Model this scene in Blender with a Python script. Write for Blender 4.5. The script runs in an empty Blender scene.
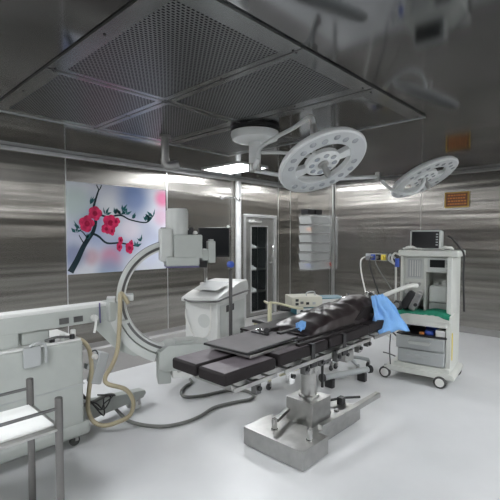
import bpy, bmesh, math, random
from mathutils import Vector, Matrix, Quaternion, noise
random.seed(7)
PI = math.pi
scene = bpy.context.scene
COL = scene.collection

# ------------------------------------------------------------------ camera, world, exposure
YAW, PITCH = math.radians(43.6), math.radians(2.5)
cam_d = bpy.data.cameras.new('camera')
cam = bpy.data.objects.new('camera', cam_d); COL.objects.link(cam)
cam.location = (0, 0, 1.65)
cam.rotation_euler = (PI/2 - PITCH, 0, YAW - PI/2)
cam_d.sensor_width = 36; cam_d.lens = 36*412/500
cam_d.shift_x = 0.004; cam_d.shift_y = 0.010
cam_d.clip_start = 0.05
scene.camera = cam
w = bpy.data.worlds.new('world'); scene.world = w; w.use_nodes = True
w.node_tree.nodes['Background'].inputs[0].default_value = (0.6, 0.65, 0.7, 1)
w.node_tree.nodes['Background'].inputs[1].default_value = 0.05
scene.view_settings.view_transform = 'Standard'
scene.view_settings.look = 'None'
scene.view_settings.gamma = 1
scene.view_settings.use_curve_mapping = False
scene.view_settings.exposure = 0.76
LIGHT = 24.0          # emission of every ceiling luminaire
H = 2.79

# ------------------------------------------------------------------ materials
def nodes_of(name):
    m = bpy.data.materials.new(name); m.use_nodes = True
    nt = m.node_tree
    return m, nt, nt.nodes['Principled BSDF']
def N(nt, t, **kw):
    n = nt.nodes.new(t)
    for k, v in kw.items(): setattr(n, k, v)
    return n
def mat(name, col, metal=0.0, rough=0.5, var=0.06, scale=8.0, bump=0.0, bscale=60.0, trans=0.0, alpha=1.0, coat=0.0, spec=0.5, stretch=(1,1,1)):
    m, nt, p = nodes_of(name)
    tc = N(nt, 'ShaderNodeTexCoord'); mp = N(nt, 'ShaderNodeMapping')
    mp.inputs['Scale'].default_value = stretch
    nt.links.new(tc.outputs['Object'], mp.inputs[0])
    nz = N(nt, 'ShaderNodeTexNoise'); nz.inputs['Scale'].default_value = scale; nz.inputs['Detail'].default_value = 4
    nt.links.new(mp.outputs[0], nz.inputs['Vector'])
    cr = N(nt, 'ShaderNodeValToRGB')
    c0 = tuple(max(0, c*(1-var)) for c in col); c1 = tuple(min(1, c*(1+var)) for c in col)
    cr.color_ramp.elements[0].position = 0.3; cr.color_ramp.elements[1].position = 0.7
    cr.color_ramp.elements[0].color = (*c0, 1); cr.color_ramp.elements[1].color = (*c1, 1)
    nt.links.new(nz.outputs['Fac'], cr.inputs[0]); nt.links.new(cr.outputs[0], p.inputs['Base Color'])
    p.inputs['Metallic'].default_value = metal; p.inputs['Roughness'].default_value = rough
    p.inputs['Transmission Weight'].default_value = trans; p.inputs['Alpha'].default_value = alpha
    p.inputs['Coat Weight'].default_value = coat; p.inputs['Specular IOR Level'].default_value = spec
    if bump:
        nb = N(nt, 'ShaderNodeTexNoise'); nb.inputs['Scale'].default_value = bscale; nb.inputs['Detail'].default_value = 3
        nt.links.new(mp.outputs[0], nb.inputs['Vector'])
        b = N(nt, 'ShaderNodeBump'); b.inputs['Strength'].default_value = bump; b.inputs['Distance'].default_value = 0.01
        nt.links.new(nb.outputs['Fac'], b.inputs['Height']); nt.links.new(b.outputs[0], p.inputs['Normal'])
    return m

def steel_wall(name, col, rough, wav, seam=None, aniso=0.8, rot=0.0):
    m, nt, p = nodes_of(name)
    tc = N(nt, 'ShaderNodeTexCoord')
    mp = N(nt, 'ShaderNodeMapping'); mp.inputs['Scale'].default_value = (0.9, 0.9, 26)
    nt.links.new(tc.outputs['Object'], mp.inputs[0])
    nz = N(nt, 'ShaderNodeTexNoise'); nz.inputs['Scale'].default_value = 1.0; nz.inputs['Detail'].default_value = 5
    nt.links.new(mp.outputs[0], nz.inputs['Vector'])
    cr = N(nt, 'ShaderNodeValToRGB'); e = cr.color_ramp.elements
    e[0].position = .3; e[1].position = .7
    e[0].color = (*[c*.86 for c in col], 1); e[1].color = (*[c*1.12 for c in col], 1)
    nt.links.new(nz.outputs['Fac'], cr.inputs[0]); nt.links.new(cr.outputs[0], p.inputs['Base Color'])
    p.inputs['Metallic'].default_value = 1; p.inputs['Roughness'].default_value = rough
    p.inputs['Anisotropic'].default_value = aniso; p.inputs['Anisotropic Rotation'].default_value = rot
    tg = N(nt, 'ShaderNodeTangent', direction_type='UV_MAP'); tg.uv_map = 'UVMap'
    nt.links.new(tg.outputs[0], p.inputs['Tangent'])
    nb = N(nt, 'ShaderNodeTexNoise'); nb.inputs['Scale'].default_value = 1.0; nb.inputs['Detail'].default_value = 1
    m2 = N(nt, 'ShaderNodeMapping'); m2.inputs['Scale'].default_value = (.25, .25, 6.0)
    nt.links.new(tc.outputs['Object'], m2.inputs[0]); nt.links.new(m2.outputs[0], nb.inputs['Vector'])
    b = N(nt, 'ShaderNodeBump'); b.inputs['Strength'].default_value = 1.0; b.inputs['Distance'].default_value = wav
    nt.links.new(nb.outputs['Fac'], b.inputs['Height']); nt.links.new(b.outputs[0], p.inputs['Normal'])
    return m

def perforated(name):
    m, nt, p = nodes_of(name)
    tc = N(nt, 'ShaderNodeTexCoord'); sp = N(nt, 'ShaderNodeSeparateXYZ'); nt.links.new(tc.outputs['Object'], sp.inputs[0])
    def M(op, a, b=None, c=None):
        n = N(nt, 'ShaderNodeMath', operation=op)
        for i, v in enumerate((a, b, c)):
            if v is None: continue
            if isinstance(v, (int, float)): n.inputs[i].default_value = v
            else: nt.links.new(v, n.inputs[i])
        return n.outputs[0]
    px, py = 0.030, 0.021
    v = M('DIVIDE', sp.outputs['Y'], py); row = M('FLOOR', v)
    odd = M('MULTIPLY', M('FLOORED_MODULO', row, 2.0), 0.5)
    u = M('ADD', M('DIVIDE', sp.outputs['X'], px), odd)
    fu = M('SUBTRACT', M('FRACT', u), 0.5); fv = M('SUBTRACT', M('FRACT', v), 0.5)
    a = M('MULTIPLY', fu, px); b = M('MULTIPLY', fv, py)
    # an oval slot, longer along X
    aa = M('MAXIMUM', M('SUBTRACT', M('ABSOLUTE', a), 0.005), 0.0)
    d = M('SQRT', M('ADD', M('MULTIPLY', aa, aa), M('MULTIPLY', b, b)))
    hole = M('LESS_THAN', d, 0.0052)
    mx = N(nt, 'ShaderNodeMix', data_type='RGBA')
    nt.links.new(hole, mx.inputs['Factor'])
    mx.inputs['A'].default_value = (0.22, 0.225, 0.23, 1); mx.inputs['B'].default_value = (0.012, 0.012, 0.014, 1)
    nt.links.new(mx.outputs['Result'], p.inputs['Base Color'])
    nt.links.new(M('SUBTRACT', 0.9, M('MULTIPLY', hole, 0.9)), p.inputs['Metallic'])
    nt.links.new(M('ADD', 0.34, M('MULTIPLY', hole, 0.6)), p.inputs['Roughness'])
    nt.links.new(M('SUBTRACT', 0.5, M('MULTIPLY', hole, 0.5)), p.inputs['Specular IOR Level'])
    return m

MT = {}
MT['wall'] = steel_wall('brushed_steel_wall', (.39, .375, .35), .27, .010, aniso=.92)
MT['ceiling'] = steel_wall('ceiling_steel', (.25, .255, .26), .085, .004, aniso=0.4)
MT['hood'] = mat('hood_steel', (.28, .29, .295), 1, .24)
MT['hoodlip'] = mat('hood_lip_steel', (.62, .64, .66), .9, .35)
MT['perf'] = perforated('perforated_steel')
MT['floor'] = mat('vinyl_floor', (.62, .63, .64), 0, .36, .03, 3, spec=.45)
MT['floor_dark'] = mat('grey_floor_edge', (.27, .265, .26), 0, .32, .05, 3)
MT['trim'] = mat('bright_steel_trim', (.78, .79, .8), .85, .3)
MT['steel'] = mat('polished_steel', (.46, .46, .45), 1, .24, .05, 20, stretch=(1, 1, 12))
MT['satin'] = mat('satin_steel', (.43, .43, .42), 1, .36, .08, 14)
MT['poststeel'] = mat('worn_steel', (.20, .195, .19), 1, .35)
MT['brightpost'] = mat('bright_post_steel', (.74, .75, .76), .45, .4)
MT['darksteel'] = mat('dark_steel', (.16, .16, .16), .9, .35)
MT['chrome'] = mat('chrome', (.8, .8, .8), 1, .12)
MT['white'] = mat('white_paint', (.72, .73, .72), 0, .35, .03)
MT['lamp'] = mat('lamp_shell', (.66, .68, .68), 0, .32, .03)
MT['lampface'] = mat('lamp_face', (.50, .52, .53), 0, .38, .04)
MT['lens'] = mat('led_lens', (.36, .38, .40), .2, .15, .1)
MT['carm'] = mat('pale_grey_green_enamel', (.40, .425, .405), 0, .4, .04)
MT['carm2'] = mat('light_enamel', (.53, .55, .535), 0, .35, .03)
MT['cart'] = mat('off_white_enamel', (.66, .67, .655), 0, .35, .03)
MT['anes'] = mat('anaesthesia_enamel', (.62, .635, .60), 0, .38, .03)
MT['drawer'] = mat('drawer_grey', (.40, .42, .425), 0, .4, .03)
MT['cream'] = mat('cream_paint', (.62, .60, .42), 0, .4, .04)
MT['creamdev'] = mat('cream_casing', (.60, .59, .50), 0, .45, .04)
MT['black'] = mat('black_plastic', (.018, .018, .02), 0, .38, .1)
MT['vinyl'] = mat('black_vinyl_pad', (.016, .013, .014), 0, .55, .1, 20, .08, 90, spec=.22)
MT['padtop'] = mat('grey_pad_top', (.17, .15, .165), 0, .48, .12, 12, .06, 60, spec=.35)  # grey top face, lighter than the black pad sides
MT['gloss'] = mat('glossy_black_sheet', (.022, .015, .016), 0, .34, .2, 8, .2, 9)
MT['board'] = mat('grey_board', (.25, .24, .245), 0, .85, .06, spec=.08)
MT['screen'] = mat('screen_glass', (.008, .009, .011), 0, .3, .1, spec=.3)
MT['green'] = mat('green_cloth', (.012, .20, .12), 0, .9, .15, 30, .4, 200)
MT['blue'] = mat('blue_gown_cloth', (.20, .42, .78), 0, .85, .08, 12, .5, 60)
MT['hosebeige'] = mat('beige_hose', (.40, .35, .235), 0, .5, .06)
MT['cablegrey'] = mat('grey_cable', (.17, .175, .165), 0, .45, .06)
MT['cableblack'] = mat('black_cable', (.02, .02, .022), 0, .45)
MT['cablewhite'] = mat('white_hose', (.68, .68, .65), 0, .45)
MT['tealcase'] = mat('teal_casing', (.02, .14, .19), 0, .4)
MT['yellow'] = mat('yellow_plastic', (.72, .58, .08), 0, .45)
MT['bluep'] = mat('blue_plastic', (.04, .09, .42), 0, .4)
MT['redp'] = mat('red_plastic', (.5, .04, .03), 0, .4)
MT['orange'] = mat('orange_plastic', (.7, .25, .06), 0, .4)
MT['signwood'] = mat('brown_sign', (.20, .09, .05), 0, .5)
MT['gold'] = mat('gold_frame', (.55, .36, .10), .6, .4)
MT['paper'] = mat('white_paper', (.75, .75, .73), 0, .7)
MT['purple'] = mat('purple_edge', (.13, .12, .25), 0, .4)
MT['rubber'] = mat('grey_rubber', (.06, .06, .06), 0, .6)
MT['clear'] = mat('clear_acrylic', (.80, .82, .82), 0, .10, .03, alpha=.13)
MT['acryl'] = mat('drawer_acrylic', (.72, .74, .74), 0, .25, .03, alpha=.36)
MT['glass'] = mat('door_glass', (.05, .06, .06), 0, .05, .03, alpha=.10)
MT['pack'] = mat('sterile_pack', (.80, .86, .84), 0, .5, .2, 30, .4, 40)
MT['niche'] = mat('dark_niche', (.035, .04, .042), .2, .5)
def emis(name, col, s):
    m, nt, p = nodes_of(name)
    p.inputs['Base Color'].default_value = (*col, 1)
    p.inputs['Emission Color'].default_value = (*col, 1); p.inputs['Emission Strength'].default_value = s
    return m
MT['lum'] = emis('luminaire_diffuser', (.96, .98, 1.0), LIGHT)

def art_background():
    m, nt, p = nodes_of('blossom_print_background')
    tc = N(nt, 'ShaderNodeTexCoord')
    base = N(nt, 'ShaderNodeTexNoise'); base.inputs['Scale'].default_value = 1.6; base.inputs['Detail'].default_value = 1
    nt.links.new(tc.outputs['Object'], base.inputs['Vector'])
    cr = N(nt, 'ShaderNodeValToRGB'); e = cr.color_ramp.elements
    e[0].position = .32; e[0].color = (.36, .42, .62, 1); e[1].position = .62; e[1].color = (.66, .68, .74, 1)
    k = cr.color_ramp.elements.new(.47); k.color = (.52, .55, .68, 1)
    nt.links.new(base.outputs['Fac'], cr.inputs[0])
    cur = cr.outputs[0]
    # soft out-of-focus patches of the print: (x, z, radius, colour)
    for x, z, r, c in ((3.04,1.33,.26,(.62,.25,.36)), (2.75,1.36,.18,(.55,.35,.42)), (3.98,2.28,.22,(.70,.12,.28)), (3.95,1.98,.22,(.64,.42,.54)),
                       (2.53,2.12,.36,(.50,.60,.58)), (3.45,2.25,.40,(.16,.24,.46)), (2.50,1.40,.26,(.20,.24,.40)), (3.36,1.76,.26,(.80,.74,.82)),
                       (2.98,2.10,.22,(.74,.76,.80)), (3.02,1.14,.30,(.28,.36,.52)), (3.75,1.38,.34,(.62,.66,.80))):
        cx = N(nt, 'ShaderNodeVectorMath', operation='DISTANCE'); cx.inputs[1].default_value = (x, 5.73, z)
        nt.links.new(tc.outputs['Object'], cx.inputs[0])
        mr = N(nt, 'ShaderNodeMapRange', interpolation_type='SMOOTHSTEP'); mr.inputs['From Min'].default_value = r*.25; mr.inputs['From Max'].default_value = r
        mr.inputs['To Min'].default_value = .8; mr.inputs['To Max'].default_value = 0
        nt.links.new(cx.outputs['Value'], mr.inputs['Value'])
        mx = N(nt, 'ShaderNodeMix', data_type='RGBA'); nt.links.new(mr.outputs[0], mx.inputs['Factor'])
        nt.links.new(cur, mx.inputs['A']); mx.inputs['B'].default_value = (*c, 1); cur = mx.outputs['Result']
    nt.links.new(cur, p.inputs['Base Color']); p.inputs['Roughness'].default_value = .12
    p.inputs['Specular IOR Level'].default_value = .6
    return m
MT['art'] = art_background()
MT['branch'] = mat('printed_branch', (.020, .035, .045), 0, .15)
MT['leafp'] = mat('printed_leaf', (.03, .12, .13), 0, .15)
MT['petal'] = mat('printed_petal', (.62, .035, .12), 0, .15, .35, 14)
MT['petal2'] = mat('printed_petal_deep', (.32, .012, .05), 0, .15, .3, 14)

# ------------------------------------------------------------------ mesh helpers
class MB:
    def __init__(s, m='white'):
        s.bm = bmesh.new(); s.slots = [m]; s.cur = m
    def mi(s, m):
        m = m or s.slots[0]
        if m not in s.slots: s.slots.append(m)
        return s.slots.index(m)
    def _mark(s, faces, m):
        i = s.mi(m)
        for f in faces: f.material_index = i
    def box(s, x0, x1, y0, y1, z0, z1, m=None, bev=0.0, M=None, seg=2):
        t = bmesh.new()
        bmesh.ops.create_cube(t, size=1)
        for v in t.verts:
            v.co = Vector(((x0+x1)/2 + v.co.x*(x1-x0), (y0+y1)/2 + v.co.y*(y1-y0), (z0+z1)/2 + v.co.z*(z1-z0)))
        if bev > 0:
            b = min(bev, .45*min(abs(x1-x0), abs(y1-y0), abs(z1-z0)))
            bmesh.ops.bevel(t, geom=t.edges[:], offset=b, segments=seg, affect='EDGES', profile=.5)
        s.merge(t, m, M); return s
    def merge(s, t, m=None, M=None):
        i = s.mi(m); mp = {}
        for v in t.verts: mp[v] = s.bm.verts.new(M @ v.co if M else v.co)
        for f in t.faces:
            try: nf = s.bm.faces.new([mp[v] for v in f.verts]); nf.material_index = i
            except ValueError: pass
        t.free()
    def ngon(s, pts, m=None):
        vs = [s.bm.verts.new(p) for p in pts]; f = s.bm.faces.new(vs); f.material_index = s.mi(m); return s
    def prism(s, pts, axis, a0, a1, m=None, M=None, bev=0):
        """pts: 2-D outline; axis 'x','y','z' = extrusion axis"""
        t = bmesh.new()
        def P(u, v, a): return {'x': (a, u, v), 'y': (u, a, v), 'z': (u, v, a)}[axis]
        A = [t.verts.new(P(u, v, a0)) for u, v in pts]; B = [t.verts.new(P(u, v, a1)) for u, v in pts]
        n = len(pts)
        t.faces.new(A); t.faces.new(B[::-1])
        for i in range(n): t.faces.new((A[i], B[i], B[(i+1) % n], A[(i+1) % n]))
        bmesh.ops.recalc_face_normals(t, faces=t.faces[:])
        if bev: bmesh.ops.bevel(t, geom=t.edges[:], offset=bev, segments=2, affect='EDGES', profile=.5)
        s.merge(t, m, M); return s
    def cyl(s, p0, p1, r, r2=None, seg=20, m=None, M=None, bev=0):
        p0, p1 = Vector(p0), Vector(p1); r2 = r if r2 is None else r2
        L = (p1-p0).length
        prof = [(0, 0), (r, 0), (r2, L), (0, L)]
        if bev: prof = [(0, 0), (r-bev, 0), (r, bev), (r2, L-bev), (r2-bev, L), (0, L)]
        return s.lathe(prof, p0, p1-p0, seg, m, M)
    def lathe(s, prof, base=(0, 0, 0), axis=(0, 0, 1), seg=24, m=None, M=None):
        q = Vector((0, 0, 1)).rotation_difference(Vector(axis).normalized()); base = Vector(base)
        t = bmesh.new(); rings = []
        for r, z in prof:
            if r < 1e-6: rings.append([t.verts.new(base + q @ Vector((0, 0, z)))])
            else: rings.append([t.verts.new(base + q @ Vector((r*math.cos(2*PI*k/seg), r*math.sin(2*PI*k/seg), z))) for k in range(seg)])
        for a, b in zip(rings, rings[1:]):
            for k in range(seg):
                k2 = (k+1) % seg
                if len(a) == 1 and len(b) == 1: continue
                if len(a) == 1: t.faces.new((a[0], b[k2], b[k]))
                elif len(b) == 1: t.faces.new((a[k], a[k2], b[0]))
                else: t.faces.new((a[k], a[k2], b[k2], b[k]))
        bmesh.ops.recalc_face_normals(t, faces=t.faces[:])
        s.merge(t, m, M); return s
    def tube(s, pts, r, seg=10, m=None, sub=6, smooth=True, M=None):
        P = [Vector(p) for p in pts]
        if smooth and len(P) > 2:
            Q = []
            for i in range(len(P)-1):
                a = P[max(0, i-1)]; b = P[i]; c = P[i+1]; d = P[min(len(P)-1, i+2)]
                for k in range(sub):
                    t_ = k/sub
                    Q.append(.5*((2*b) + (c-a)*t_ + (2*a-5*b+4*c-d)*t_**2 + (3*b-a-3*c+d)*t_**3))
            Q.append(P[-1]); P = Q
        t = bmesh.new(); rings = []; up = None
        for i, p in enumerate(P):
            d = (P[min(i+1, len(P)-1)] - P[max(i-1, 0)]).normalized()
            if up is None: up = d.orthogonal().normalized()
            up = (up - d*up.dot(d)); up = up.normalized() if up.length > 1e-5 else d.orthogonal().normalized()
            v = d.cross(up); rr = r[i] if isinstance(r, list) else r
            rings.append([t.verts.new(p + rr*(math.cos(2*PI*k/seg)*up + math.sin(2*PI*k/seg)*v)) for k in range(seg)])
        for a, b in zip(rings, rings[1:]):
            for k in range(seg): t.faces.new((a[k], a[(k+1) % seg], b[(k+1) % seg], b[k]))
        t.faces.new(rings[0][::-1]); t.faces.new(rings[-1])
        bmesh.ops.recalc_face_normals(t, faces=t.faces[:])
        s.merge(t, m, M); return s
    def arc_box(s, c, u, a0, a1, r0, r1, n0, n1, seg=40, m=None):
        """curved bar in the vertical plane spanned by u and z; n = across"""
        c, u = Vector(c), Vector(u).normalized(); z = Vector((0, 0, 1)); n = u.cross(z)
        t = bmesh.new(); rings = []
        for k in range(seg+1):
            a = a0 + (a1-a0)*k/seg; d = u*math.cos(a) + z*math.sin(a)
            rings.append([t.verts.new(c + d*r + n*q) for r, q in ((r0, n0), (r1, n0), (r1, n1), (r0, n1))])
        for a, b in zip(rings, rings[1:]):
            for k in range(4): t.faces.new((a[k], a[(k+1) % 4], b[(k+1) % 4], b[k]))
        t.faces.new(rings[0][::-1]); t.faces.new(rings[-1])
        bmesh.ops.recalc_face_normals(t, faces=t.faces[:])
        s.merge(t, m); return s

def root_of(o):
    while o.parent: o = o.parent
    return o
def obj(name, mb, parent=None, local=False, label=None, angle=38, uv=False):
    if parent is not None and not local:
        R = root_of(parent)
        inv = (Matrix.Translation(R.location) @ R.rotation_euler.to_matrix().to_4x4()).inverted()
        for v in mb.bm.verts: v.co = inv @ v.co
    bm = mb.bm
    bm.normal_update()
    for f in bm.faces: f.smooth = True
    lim = math.radians(angle)
    for e in bm.edges:
        e.smooth = not (len(e.link_faces) == 2 and e.calc_face_angle(0) > lim)
    if uv:
        L = bm.loops.layers.uv.new('UVMap')
        for f in bm.faces:
            for lp in f.loops:
                co = lp.vert.co; n = f.normal
                if abs(n.z) > .5: lp[L].uv = (co.x, co.y)
                elif abs(n.y) > .5: lp[L].uv = (co.x, co.z)
                else: lp[L].uv = (co.y, co.z)
    me = bpy.data.meshes.new(name); bm.to_mesh(me); bm.free()
    for m in mb.slots: me.materials.append(MT[m])
    o = bpy.data.objects.new(name, me); COL.objects.link(o)
    if not uv and angle < 60:
        wn = o.modifiers.new('weighted_normals', 'WEIGHTED_NORMAL'); wn.keep_sharp = True; wn.weight = 100
    if parent is not None: o.parent = parent
    if label: o['label'] = label
    return o
def thing(name, label, cat, loc=(0, 0, 0), rz=0.0, group=None):
    o = bpy.data.objects.new(name, None); COL.objects.link(o); o.empty_display_size = .1
    o.location = loc; o.rotation_euler = (0, 0, rz); o['label'] = label; o['category'] = cat
    if group: o['group'] = group
    return o
def tag(o, label, cat, group=None, kind=None):
    o['label'] = label; o['category'] = cat
    if group: o['group'] = group
    if kind: o['kind'] = kind
    return o
def struct(name, mb, parent=None, label=None, uv=False):
    o = obj(name, mb, parent, uv=uv)
    o['kind'] = 'structure'
    if label: o['label'] = label
    if parent is None: o['category'] = name.split('_')[0]
    return o
def relocate(mb, mat4):
    for v in mb.bm.verts: v.co = mat4 @ v.co
    return mb
def dup(root, loc, rz=None, label=None, group=None):
    r = root.copy(); COL.objects.link(r); r.location = loc
    if rz is not None: r.rotation_euler = (0, 0, rz)
    if label: r['label'] = label
    if group: r['group'] = group
    for ch in list(root.children):
        c = ch.copy(); COL.objects.link(c); c.parent = r
        for g in list(ch.children):
            d = g.copy(); COL.objects.link(d); d.parent = c
    return r

# ================================================================== THE ROOM
X0, X1, Y0, Y1 = -1.8, 7.73, -2.4, 5.77
struct('floor', MB('floor').box(X0, X1, Y0, Y1, -.1, 0), label='pale grey vinyl floor')
struct('floor_border', MB('floor_dark').box(X0, X1, 4.62, Y1, 0, .004), label='dark grey floor strip along the wall')  # floor coloured darker grey in a straight strip beside the picture wall
struct('ceiling', MB('ceiling').box(X0-.1, X1+.1, Y0-.1, Y1+.1, H, H+.1), uv=True, label='dark steel ceiling')
# picture wall with an opening for the glazed door
DX0, DX1, DZ = 5.97, 6.89, 2.06
wb = MB('wall')
wb.box(X0, DX0, Y1, Y1+.1, 0, H); wb.box(DX1, X1+.1, Y1, Y1+.1, 0, H); wb.box(DX0, DX1, Y1, Y1+.1, DZ, H)
struct('wall_back', wb, uv=True, label='brushed steel wall with the blossom picture')
struct('wall_right', MB('wall').box(X1, X1+.1, Y0, Y1, 0, H), uv=True, label='brushed steel wall behind the anaesthesia machine')
struct('wall_left', MB('wall').box(X0-.1, X0, Y0, Y1+.1, 0, H), uv=True)
struct('wall_front', MB('wall').box(X0, X1+.1, Y0-.1, Y0, 0, H), uv=True)
struct('baseboard_back', MB('floor_dark').prism([(Y1, 0), (Y1-.05, 0), (Y1-.02, .03), (Y1-.012, .1), (Y1, .1)], 'x', X0, DX0-.05))
struct('baseboard_right', MB('floor_dark').prism([(X1, 0), (X1-.05, 0), (X1-.02, .03), (X1-.012, .1), (X1, .1)], 'y', Y0, Y1-.06))
# upper cornice strips and panel seams
struct('trim_1', MB('brightpost').box(X0, X1-.04, Y1-.035, Y1-.001, H-.05, H-.001, bev=.008))
struct('trim_2', MB('satin').box(X1-.03, X1-.001, Y0, Y1-.04, H-.05, H-.001, bev=.008))
k = 3
for x in (0.75, 2.41, 4.09, 7.02, 7.45):
    struct('trim_%d' % k, MB('trim').box(x-.006, x+.006, Y1-.004, Y1-.0005, .1, H-.06)); k += 1
for y in (4.9, 2.95, 1.0):
    struct('trim_%d' % k, MB('satin').box(X1-.003, X1-.0005, y-.003, y+.003, .1, H-.06)); k += 1
struct('trim_%d' % k, MB('brightpost').cyl((5.72, Y1-.060, 0.004), (5.72, Y1-.060, H-.05), .058, seg=24), label='bright round steel post beside the door'); k += 1
# ---- glazed door
dr = bpy.data.objects.new('door_1', None); COL.objects.link(dr); dr.location = ((DX0+DX1)/2, Y1, 0); dr['kind'] = 'structure'; dr['category'] = 'door'
dr['label'] = 'steel door with a tall narrow glass pane'
fr = MB('trim')
fr.box(DX0-.05, DX0+.01, Y1-.03, Y1+.02, 0, DZ+.05, bev=.006).box(DX1-.01, DX1+.05, Y1-.03, Y1+.02, 0, DZ+.05, bev=.006).box(DX0+.01, DX1-.01, Y1-.03, Y1+.02, DZ-.01, DZ+.05, bev=.006)
obj('door_frame', fr, dr)
lf = MB('satin')
wx0, wx1, wz0, wz1 = 6.17, 6.66, .10, 1.86
lf.box(DX0+.012, wx0, Y1+.01, Y1+.05, .01, DZ-.012).box(wx1, DX1-.012, Y1+.01, Y1+.05, .01, DZ-.012)
lf.box(wx0, wx1, Y1+.01, Y1+.05, wz1, DZ-.012).box(wx0, wx1, Y1+.01, Y1+.05, .01, wz0)
leaf = obj('door_leaf', lf, dr)
gb = MB('trim')
gb.box(wx0-.025, wx0, Y1, Y1+.012, wz0-.025, wz1+.025, bev=.003).box(wx1, wx1+.025, Y1, Y1+.012, wz0-.025, wz1+.025, bev=.003)
gb.box(wx0, wx1, Y1, Y1+.012, wz1, wz1+.025, bev=.003).box(wx0, wx1, Y1, Y1+.012, wz0-.025, wz0, bev=.003)
obj('glazing_bead', gb, dr)
obj('glass_pane', MB('glass').box(wx0, wx1, Y1+.026, Y1+.032, wz0, wz1), dr)
obj('door_handle', MB('chrome').tube([(6.76, Y1+.01, 1.23), (6.76, Y1-.07, 1.26), (6.74, Y1-.09, 1.36), (6.76, Y1-.07, 1.47), (6.76, Y1+.01, 1.50)], .014), dr)
obj('door_lock', MB('chrome').cyl((6.77, Y1+.01, 1.10), (6.77, Y1-.02, 1.10), .025), dr)
cl = MB('paper'); cl.box(6.08, 6.42, Y1-.06, Y1+.01, 1.95, 2.0, bev=.01); cl.box(6.2, 6.52, Y1-.09, Y1-.05, 1.985, 2.0, 'satin')
obj('door_closer', cl, dr)
# ---- store room niche behind the glass
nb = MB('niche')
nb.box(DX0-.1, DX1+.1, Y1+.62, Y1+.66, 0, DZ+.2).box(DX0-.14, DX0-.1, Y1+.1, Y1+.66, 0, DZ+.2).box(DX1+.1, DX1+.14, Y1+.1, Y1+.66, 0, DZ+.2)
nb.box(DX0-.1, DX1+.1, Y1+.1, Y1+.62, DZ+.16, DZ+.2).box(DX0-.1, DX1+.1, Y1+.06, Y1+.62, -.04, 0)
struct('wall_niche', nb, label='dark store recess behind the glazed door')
sh = thing('storage_shelf', 'dark shelving holding sterile packs behind the glass pane of the steel door', 'shelf', (6.44, Y1+.4, 0))
for z in (.45, .93, 1.40):
    obj('shelf', MB('satin').box(DX0+.02, DX1+.05, Y1+.2, Y1+.55, z, z+.02), sh)
for x in (DX0+.03, DX1+.03):
    obj('post', MB('satin').box(x, x+.02, Y1+.52, Y1+.54, 0, 1.9), sh)
def pack(x0, x1, y, z, h, seed):
    t = MB('pack'); random.seed(seed)
    n = 10
    top = []
    for i in range(n+1):
        u = i/n; top.append((x0+(x1-x0)*u, z+h*(.35+.65*math.sin(PI*u))*random.uniform(.7, 1)))
    t.prism([(x0, z)] + top + [(x1, z)], 'y', y-.09, y+.09)
    return t
for i, (z, pos) in enumerate(((.47, 'lowest'), (.95, 'middle'), (1.42, 'topmost'))):
    tag(obj('sterile_pack', pack(6.22, 6.58, Y1+.33, z, .13-.02*i, i)), 'crumpled white sterile packs heaped on the %s shelf behind the door glass' % pos, 'medical supplies')

# ---- picture (a printed panel of pink blossom on a dark branch)
PY = 5.742
pic = thing('wall_picture', 'large glossy print of pink blossom on a dark branch, fixed to the steel wall', 'picture', (3.225, 5.755, 1.77))
obj('panel', MB('art').box(2.41, 4.04, PY, 5.768, 1.125, 2.42), pic)
# keep the panel's texture space in world coordinates
pic_panel = pic.children[0]
for v in pic_panel.data.vertices: v.co += Vector(pic.location)
pic_panel.location = -Vector(pic.location)
def stroke(mb, pts, r0, r1, m):
    P = []
    for i in range(len(pts)-1):
        a = Vector(pts[max(0, i-1)]); b = Vector(pts[i]); c = Vector(pts[i+1]); d = Vector(pts[min(len(pts)-1, i+2)])
        for q in range(5):
            t_ = q/5; P.append(.5*((2*b) + (c-a)*t_ + (2*a-5*b+4*c-d)*t_**2 + (3*b-a-3*c+d)*t_**3))
    P.append(Vector(pts[-1])); n = len(P); L = []; R = []
    for i, p in enumerate(P):
        d = (P[min(i+1, n-1)]-P[max(i-1, 0)]).normalized(); q = Vector((-d.y, d.x)); r = r0+(r1-r0)*i/(n-1)
        L.append(p+q*r); R.append(p-q*r)
    for i in range(n-1):
        mb.ngon([(L[i].x, PY-.0012, L[i].y), (L[i+1].x, PY-.0012, L[i+1].y), (R[i+1].x, PY-.0012, R[i+1].y), (R[i].x, PY-.0012, R[i].y)], m)
bb = MB('branch')
stroke(bb, [(2.44,1.16),(2.54,1.33),(2.63,1.51),(2.71,1.63),(2.78,1.73),(2.82,1.88),(2.79,2.05),(2.83,2.21),(2.88,2.35)], .045, .010, 'branch')
stroke(bb, [(2.84,2.41),(2.88,2.34),(2.92,2.41)], .008, .008, 'branch')
stroke(bb, [(2.82,1.98),(2.90,1.97),(3.02,1.95),(3.22,1.98),(3.37,1.92),(3.61,1.88),(3.72,1.91),(3.82,2.03)], .016, .008, 'branch')
stroke(bb, [(2.77,1.70),(2.86,1.66),(2.99,1.56),(3.19,1.56),(3.37,1.53),(3.52,1.5)], .018, .009, 'branch')
stroke(bb, [(2.70,1.62),(2.61,1.73),(2.5,1.75)], .010, .004, 'branch')
stroke(bb, [(2.65,1.54),(2.59,1.64),(2.57,1.68)], .010, .004, 'branch')
obj('printed_branch', bb, pic)
random.seed(3)
lb = MB('leafp')
def leafp(x, z, a, l, w_):
    d = Vector((math.cos(a), math.sin(a))); q = Vector((-d.y, d.x)); c = Vector((x, z))
    P = [c, c+d*l*.4+q*w_, c+d*l, c+d*l*.4-q*w_]
    lb.ngon([(p.x, PY-.0018, p.y) for p in P], 'leafp')
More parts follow.
